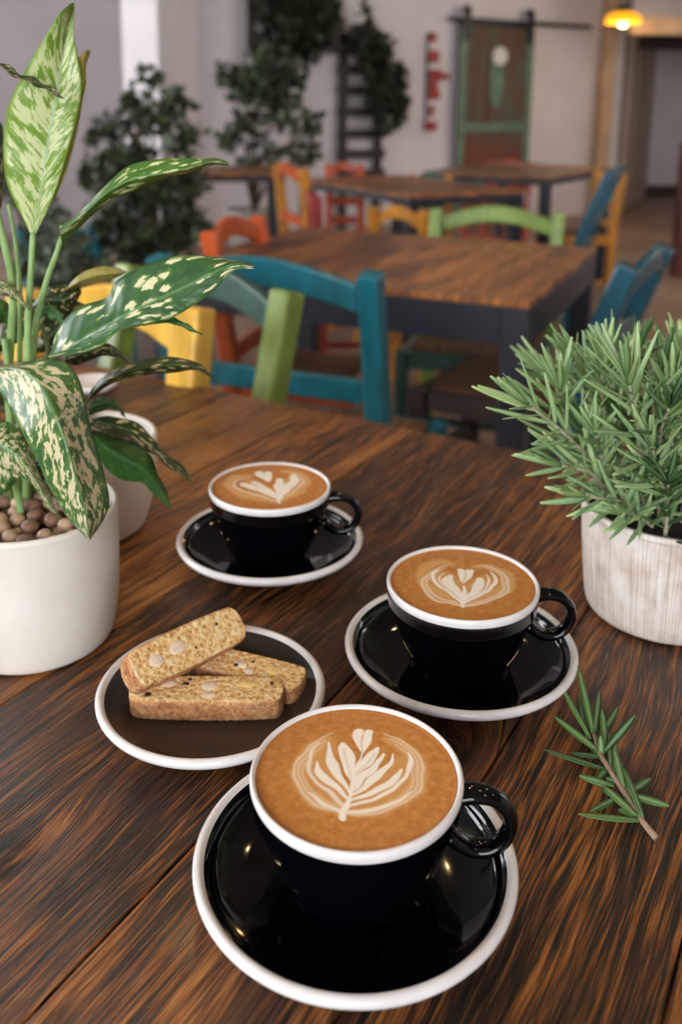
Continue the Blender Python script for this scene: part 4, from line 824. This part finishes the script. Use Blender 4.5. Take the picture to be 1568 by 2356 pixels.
leafpx([(204, 935), (225, 915), (258, 916), (280, 938), (290, 962)], [(204, 942), (228, 930), (256, 928), (278, 944), (290, 963)], [(204, 956), (230, 948), (254, 940), (274, 948), (290, 964)], (.64, .63), (.63, .62), (.64, .63), 'green', 52)
leafpx([(-30, 300), (-10, 280), (8, 300), (10, 400), (2, 480)], [(-32, 320), (-18, 320), (-10, 380), (-6, 430), (0, 482)], [(-34, 340), (-28, 360), (-22, 400), (-14, 450), (-2, 484)], (.66, .66), (.65, .65), (.66, .66), 'dark', 55)
leafpx([(60, 800), (90, 780), (100, 740), (150, 690), (200, 700)], [(60, 806), (95, 795), (120, 770), (160, 730), (200, 706)], [(60, 812), (105, 810), (140, 790), (175, 755), (202, 712)], (.67, .68), (.66, .67), (.67, .68), 'dark', 58)
leafpx([(20, 1005), (60, 930), (120, 900), (170, 930)], [(24, 1010), (70, 960), (125, 935), (172, 940)], [(28, 1015), (80, 990), (130, 970), (174, 950)], (.64, .65), (.63, .64), (.64, .65), 'dark', 61)
leafpx([(60, 1080), (90, 1040), (130, 1020), (160, 1060), (178, 1120)], [(60, 1086), (95, 1070), (128, 1065), (155, 1090), (178, 1122)], [(62, 1095), (98, 1100), (126, 1105), (148, 1112), (177, 1124)], (.62, .61), (.61, .60), (.62, .61), 'dark', 64)
leafpx([(-20, 800), (10, 740), (50, 700), (95, 690), (130, 720)], [(-18, 812), (20, 765), (60, 735), (98, 722), (131, 724)], [(-16, 830), (30, 795), (70, 775), (104, 750), (131, 728)], (.66, .69), (.655, .68), (.66, .69), 'dark', 70)
leafpx([(40, 900), (80, 860), (130, 850), (170, 870), (200, 920)], [(42, 908), (84, 885), (128, 880), (164, 892), (200, 922)], [(46, 920), (90, 912), (128, 912), (160, 912), (199, 925)], (.65, .66), (.64, .65), (.65, .66), 'dark', 73)
leafpx([(-30, 720), (-5, 690), (20, 700), (35, 750)], [(-30, 735), (-5, 715), (14, 722), (34, 752)], [(-30, 760), (-5, 745), (10, 745), (33, 754)], (.63, .64), (.62, .63), (.63, .64), 'green', 76)
bx = (62, 1178, .600)
stem(root, org, [(60, 1185, .60), (62, 980, .60), (64, 760, .60), (70, 640, .60), (76, 535, .60)], .0030, .0018)
stem(root, org, [(75, 1180, .61), (72, 980, .61), (78, 780, .61), (105, 655, .605), (128, 590, .60), (142, 545, .60)], .0028, .0016)
stem(root, org, [(40, 1180, .61), (20, 900, .61), (30, 680, .605), (10, 560, .60), (-20, 440, .60)], .0030, .0022)
stem(root, org, [(50, 1180, .62), (45, 900, .62), (46, 680, .62), (36, 560, .62), (20, 470, .62)], .0022, .0012)
stem(root, org, [(70, 1180, .60), (60, 950, .60), (64, 850, .59), (112, 824, .58)], .0025, .0016, stem_d)
stem(root, org, [(45, 1180, .60), (25, 1000, .60), (18, 850, .60), (10, 780, .60)], .0028, .0020)
stem(root, org, [(80, 1180, .62), (110, 1050, .62), (165, 960, .63), (205, 920, .64)], .0022, .0014, stem_d)
stem(root, org, [(85, 1180, .61), (120, 1080, .61), (170, 1000, .62), (214, 975, .63)], .0022, .0014, stem_d)
stem(root, org, [(30, 1180, .60), (0, 1000, .595), (-20, 860, .585)], .0022, .0016, stem_d)
stem(root, org, [(50, 1185, .58), (40, 1140, .58), (20, 1060, .57), (-20, 1020, .56)], .0026, .0016)
stem(root, org, [(65, 1180, .63), (90, 900, .64), (110, 800, .65), (80, 705, .655)], .0022, .0012, stem_d)
stem(root, org, [(55, 1180, .62), (62, 900, .63), (75, 790, .64), (110, 720, .65), (150, 668, .655)], .0022, .0010, stem_d)
# pebbles in the pot
peb_m = plain('tan_clay_pebble', (184, 154, 128), .40, .16, 60, .2, 200); peb_m2 = plain('brown_clay_pebble', (122, 92, 74), .5, .16, 60, .2, 200)
rnd = random.Random(4); spots = []; zs = PC.z+PH-.022
for _ in range(4000):
    if len(spots) > 120: break
    a = rnd.uniform(0, 2*PI); r = (PR-.0105)*math.sqrt(rnd.random()); p = (PC.x+r*math.cos(a), PC.y+r*math.sin(a)); lay = 0 if _ < 2500 else 1
    if all(math.hypot(p[0]-q[0], p[1]-q[1]) > .0112 for q in spots if q[2] == lay): spots.append((p[0], p[1], lay))
for i, (x, y, lay) in enumerate(spots):
    s = rnd.uniform(.85, 1.12)*.0056; b = MB(); R = Matrix.Rotation(rnd.uniform(0, 3), 3, 'Z') @ Matrix.Rotation(rnd.uniform(-.4, .4), 3, 'X')
    b.ball((0, 0, 0), (s*1.12, s*.98, s*.85), 16, 10, R=R); o = b.build('pebble', peb_m if rnd.random() < .65 else peb_m2, smooth=True); o.location = (x, y, zs+s*.72+lay*.0080)
    tag(o, 'round clay pebble covering the soil of the spotted houseplant', 'pebble', 'pebbles in the plant pot')
# ---- second white pot behind
root = empty('rear_houseplant', (-.222, .744, TZ+.0005), 0, 'white pot with dark leaves standing right behind the spotted houseplant', 'potted plant'); org = Vector((-.222, .744, TZ+.0005))
pot(root, .066, .082, .054, glaze_pot.mat, th=.005, soil=.02, bulge=.35)
for i, (a, ph, L) in enumerate([(0.2, .5, .055), (1.3, .6, .06), (2.6, .7, .08), (3.8, .9, .08), (3.2, 1.1, .09), (2.2, .8, .07)]):
    b = MB(); hd = Vector((math.cos(a), math.sin(a), 0)); pts = [hd*(.01+t*L*.8)+Vector((0, 0, .064+math.sin(ph)*L*t*1.3-.06*t*t)) for t in np.linspace(0, 1, 10)]; sd = Vector((-hd.y, hd.x, 0)); vs = []; lu = []; lv = []
    for k, p in enumerate(pts):
        w_ = .024*math.sin(PI*min(1, max(0, (k/9-.25)/.75)))**.8+.0012
        for j in range(5): v = -1+j/2; vs.append(p+sd*v*w_+Vector((0, 0, .006*abs(v)))); lu.append(k/9); lv.append(v)
    b.add(vs, [(k*5+j, k*5+j+1, k*5+j+6, k*5+j+5) for k in range(9) for j in range(4)]); b.at = {'lu': ('FLOAT', lu), 'lv': ('FLOAT', lv), 'seed': ('FLOAT', [i*.3]*len(vs))}
    o = b.build('leaf', LM['dark'], root, smooth=True); q = o.modifiers.new('solid', 'SOLIDIFY'); q.thickness = .0006
# ---- rosemary
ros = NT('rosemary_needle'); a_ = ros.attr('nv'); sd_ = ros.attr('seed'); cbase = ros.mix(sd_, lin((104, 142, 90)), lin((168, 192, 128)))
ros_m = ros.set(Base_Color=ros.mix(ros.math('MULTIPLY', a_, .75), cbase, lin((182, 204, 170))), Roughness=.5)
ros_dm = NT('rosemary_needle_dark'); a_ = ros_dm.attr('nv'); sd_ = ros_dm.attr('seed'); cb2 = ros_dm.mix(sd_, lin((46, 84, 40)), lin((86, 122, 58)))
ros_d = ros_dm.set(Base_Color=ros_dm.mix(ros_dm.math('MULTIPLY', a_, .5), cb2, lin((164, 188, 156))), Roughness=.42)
rstem = plain('pale_woody_stem', (178, 170, 146), .7, .12, 200); rstem2 = plain('brown_woody_stem', (158, 132, 112), .7, .12, 200)
def needle(mb, nvs, sds, p, dirv, L, W, rnd, bend, upn=None):
    dirv = dirv.normalized(); s = dirv.cross(upn if upn is not None else Vector((rnd.gauss(0, 1), rnd.gauss(0, 1), rnd.gauss(0, 1)))).normalized(); n = s.cross(dirv); seed = rnd.random(); N = 6; vs = []
    for i in range(N+1):
        t = i/N; w_ = W*(.35+.65*math.sin(PI*min(1, t*1.15)**.7) if t < .85 else .35+.65*math.sin(PI*.98**.7)) if False else W*max(.08, math.sin(PI*(.10+.86*t))**.55)
        c = p+dirv*L*t+bend*L*t*t
        for v, hh in ((-1, .0), (-.42, .30), (0, .06), (.42, .30), (1, .0), (0, -.35)): vs.append(c+s*v*w_+n*hh*w_*.9); nvs.append(1.0 if v == 0 and hh > 0 else 0.0); sds.append(seed)
    fs = []
    for i in range(N):
        for k in range(6): fs.append((i*6+k, i*6+(k+1) % 6, i*6+6+(k+1) % 6, i*6+6+k))
    fs += [(5, 4, 3, 2, 1, 0), tuple(N*6+k for k in range(6))]; mb.add(vs, fs)
def sprig(parent, pts, r0, r1, seed, nn, Ln, Wn, mat, smat, spread=.85, start=.12, gravity=Vector((0, 0, -.0)), tipn=6):
    rnd = random.Random(seed); P = [Vector(q) for q in spline(pts, 24)]; b = MB(); b.tube(P, [r0+(r1-r0)*i/23 for i in range(24)], 8); st = b.build('stem', smat, parent, smooth=True)
    mb = MB(); nvs = []; sds = []
    for i in range(nn):
        t = start+(1-start)*(i/nn)**.92; k = min(22, int(t*23)); u = t*23-k; p = P[k]*(1-u)+P[k+1]*u; tg = (P[k+1]-P[k]).normalized()
        ref = Vector((0, 0, 1)) if abs(tg.z) < .9 else Vector((1, 0, 0)); x = ref.cross(tg).normalized(); y = tg.cross(x)
        a = i*2.4+rnd.uniform(-.35, .35); rad = x*math.cos(a)+y*math.sin(a); sp = spread*(1.05-.45*t)*rnd.uniform(.8, 1.2)
        d = tg*math.cos(sp)+rad*math.sin(sp); L = Ln*rnd.uniform(.72, 1.12)*(1-.25*max(0, t-.8)*5)
        needle(mb, nvs, sds, p, d, L, Wn*rnd.uniform(.85, 1.15), rnd, rad*.10+tg*.16+gravity+Vector((rnd.uniform(-.1, .1), rnd.uniform(-.1, .1), rnd.uniform(-.1, .1))), upn=tg.cross(rad)*.2+tg.cross(d).cross(d)*-1 if False else (rad.cross(tg)).cross(d))
    tg = (P[-1]-P[-3]).normalized()
    for j in range(tipn):
        a = j*2.4; rad = Vector((math.cos(a), math.sin(a), .3)); rad = (rad-tg*rad.dot(tg)).normalized(); d = tg+rad*rnd.uniform(.12, .4); needle(mb, nvs, sds, P[-1], d, Ln*rnd.uniform(.6, 1.0), Wn, rnd, tg*.05, upn=rad.cross(tg).cross(d))
    mb.at = {'nv': ('FLOAT', nvs), 'seed': ('FLOAT', sds)}; mb.build('needles', mat, st, smooth=True)
    return st
RC = Vector((.2385, .619, TZ+.0005)); RR, RH = .0625, .082
m = NT('whitewashed_clay'); co = m.coord(); sp = m.n('ShaderNodeSeparateXYZ'); m.put(sp.inputs[0], co); ang = m.math('ARCTAN2', sp.outputs[1], sp.outputs[0])
cb = m.n('ShaderNodeCombineXYZ'); m.put(cb.inputs[0], m.math('MULTIPLY', ang, 46)); m.put(cb.inputs[1], m.math('MULTIPLY', sp.outputs[2], 14)); st1 = m.noise(cb.outputs[0], 1, 5, .65, .2); st2 = m.noise(co, 45, 4)
t_ = m.math('ADD', m.math('MULTIPLY', st1, .62), m.math('MULTIPLY', st2, .38))
wash = m.set(Base_Color=m.ramp(t_, [(.36, (176, 154, 136)), (.46, (206, 192, 178)), (.56, (228, 220, 212)), (.7, (238, 232, 226))]), Roughness=.75, Normal=m.bump(t_, .35, .0015))
root = empty('potted_rosemary', RC, 0, 'bushy rosemary in a whitewashed clay pot at the right', 'potted plant')
pot(root, RR, RH, .055, wash, th=.0045, soil=.012, rimr=.0012, bulge=.12)
rr_ = random.Random(21)
def rp(px, py, Y): return tuple(at(px, py, Y=Y-.03)-RC)
main = [ # visible sprigs: base px, mid, tip
 ([(1470, 1190, .66), (1380, 1080, .63), (1300, 1000, .60), (1215, 930, .58)], 30, .040),
 ([(1480, 1200, .66), (1400, 1140, .62), (1360, 1090, .60), (1290, 1070, .585)], 18, .036),
 ([(1480, 1200, .64), (1475, 1080, .60), (1465, 960, .57), (1445, 880, .56)], 30, .042),
 ([(1450, 1190, .67), (1400, 1050, .66), (1385, 920, .65), (1388, 850, .64)], 28, .040),
 ([(1430, 1190, .66), (1340, 1050, .64), (1300, 960, .63), (1290, 900, .62)], 26, .038),
 ([(1500, 1190, .70), (1440, 1000, .70), (1380, 900, .69), (1320, 830, .68)], 28, .040),
 ([(1520, 1190, .66), (1540, 1080, .62), (1560, 980, .60), (1550, 900, .59)], 28, .040),
 ([(1500, 1190, .72), (1470, 1000, .73), (1440, 880, .72), (1400, 820, .72)], 26, .038),
 ([(1540, 1190, .72), (1500, 1000, .72), (1490, 900, .71), (1480, 850, .70)], 26, .036),
 ([(1560, 1190, .74), (1550, 1020, .74), (1540, 900, .74), (1530, 850, .73)], 26, .036),
 ([(1460, 1190, .62), (1440, 1160, .60), (1400, 1150, .585), (1345, 1140, .575)], 16, .032),
 ([(1500, 1210, .61), (1470, 1190, .60), (1440, 1180, .59)], 16, .030),
 ([(1450, 1180, .75), (1360, 1000, .76), (1300, 900, .77), (1260, 860, .77)], 24, .038),
 ([(1540, 1200, .62), (1530, 1140, .60), (1510, 1080, .58), (1500, 1030, .57)], 22, .036),
 ([(1580, 1200, .62), (1585, 1110, .60), (1590, 1000, .59), (1580, 940, .58)], 24, .036),
 ([(1600, 1180, .68), (1610, 1050, .67), (1600, 920, .66), (1570, 840, .66)], 26, .038),
 ([(1440, 1200, .64), (1400, 1110, .62), (1380, 1040, .61), (1370, 1000, .60)], 20, .034),
]
for i, (pts, nn, Ln) in enumerate(main):
    sprig(root, [rp(*q) for q in pts], .0016, .0009, 100+i, int(nn*.9), Ln*1.0, .0023, ros_m, rstem)
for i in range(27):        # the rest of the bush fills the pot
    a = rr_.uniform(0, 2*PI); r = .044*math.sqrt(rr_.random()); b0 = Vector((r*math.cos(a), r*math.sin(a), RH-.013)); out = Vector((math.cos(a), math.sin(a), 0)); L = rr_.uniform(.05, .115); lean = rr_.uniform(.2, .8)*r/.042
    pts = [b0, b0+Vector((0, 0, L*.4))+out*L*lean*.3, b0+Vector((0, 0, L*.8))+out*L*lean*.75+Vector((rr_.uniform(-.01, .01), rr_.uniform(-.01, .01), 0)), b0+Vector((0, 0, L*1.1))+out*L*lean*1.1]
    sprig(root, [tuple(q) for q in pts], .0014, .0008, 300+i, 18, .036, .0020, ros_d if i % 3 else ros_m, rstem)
# ---- loose sprig lying on the table
def loose():
    p = [(1508, 1928, .0022), (1470, 1880, .0030), (1420, 1800, .0045), (1380, 1735, .0050), (1365, 1690, .0052)]
    org = at(1420, 1800, z=TZ); root = empty('rosemary_sprig', org, 0, 'cut rosemary sprig lying loose on the table beside the right-hand saucer', 'herb sprig')
    P = [tuple(at(a, b_, z=TZ+z)-org) for a, b_, z in p]; b = MB(); n = 20; b.tube(spline(P, n), [.0017-.0007*i/n for i in range(n)], 10); b.build('stem', rstem2, root, smooth=True)
    # needles: root px, tip px, tip height
    N = [((1365, 1690), (1329, 1535), .022), ((1358, 1700), (1287, 1576), .020), ((1372, 1725), (1274, 1650), .010), ((1392, 1770), (1252, 1728), .012), ((1412, 1810), (1332, 1786), .006),
         ((1430, 1840), (1385, 1815), .003), ((1470, 1888), (1330, 1876), .006), ((1418, 1836), (1358, 1868), .003), ((1388, 1730), (1460, 1648), .020), ((1366, 1690), (1378, 1592), .014),
         ((1378, 1700), (1421, 1628), .010), ((1392, 1720), (1384, 1632), .012), ((1434, 1812), (1412, 1724), .012), ((1478, 1880), (1434, 1768), .012), ((1450, 1822), (1496, 1793), .005), ((1458, 1830), (1538, 1856), .007),
         ((1350, 1705), (1330, 1604), .006), ((1400, 1762), (1345, 1700), .004), ((1462, 1876), (1388, 1810), .006), ((1404, 1768), (1400, 1690), .006), ((1380, 1742), (1312, 1733), .003), ((1398, 1762), (1370, 1800), .001),
         ((1420, 1800), (1390, 1790), .001), ((1412, 1780), (1415, 1700), .003), ((1380, 1716), (1340, 1650), .003), ((1470, 1876), (1420, 1862), .001), ((1382, 1738), (1381, 1694), .012), ((1444, 1850), (1444, 1790), .003)]
    rnd = random.Random(5); mb = MB(); nvs = []; sds = []
    for (a, b_, z) in N:
        zr = .0045; q = at(*a, z=TZ+zr)-org; e_ = at(*b_, z=TZ+max(z, .0015))-org; d = e_-q; L = d.length
        needle(mb, nvs, sds, q, d, L, .0023, rnd, Vector((0, 0, .02)), upn=Vector((rnd.uniform(-.3, .3), rnd.uniform(-.6, 0), 1)).normalized())
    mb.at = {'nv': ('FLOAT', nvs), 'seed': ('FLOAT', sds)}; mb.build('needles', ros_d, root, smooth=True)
loose()
# small white dish at the back left of the table
q = at(212, 878, z=TZ+.012); b = MB(); b.lathe([(.001, .001), (.022, .001), (.03, .006), (.033, .013), (.031, .013), (.026, .006), (.001, .004)], 40); o = b.build('small_dish', white_g, smooth=True); o.location = (q.x, q.y, TZ+.0005); tag(o, 'small white dish at the back left of the table behind the plants', 'dish')
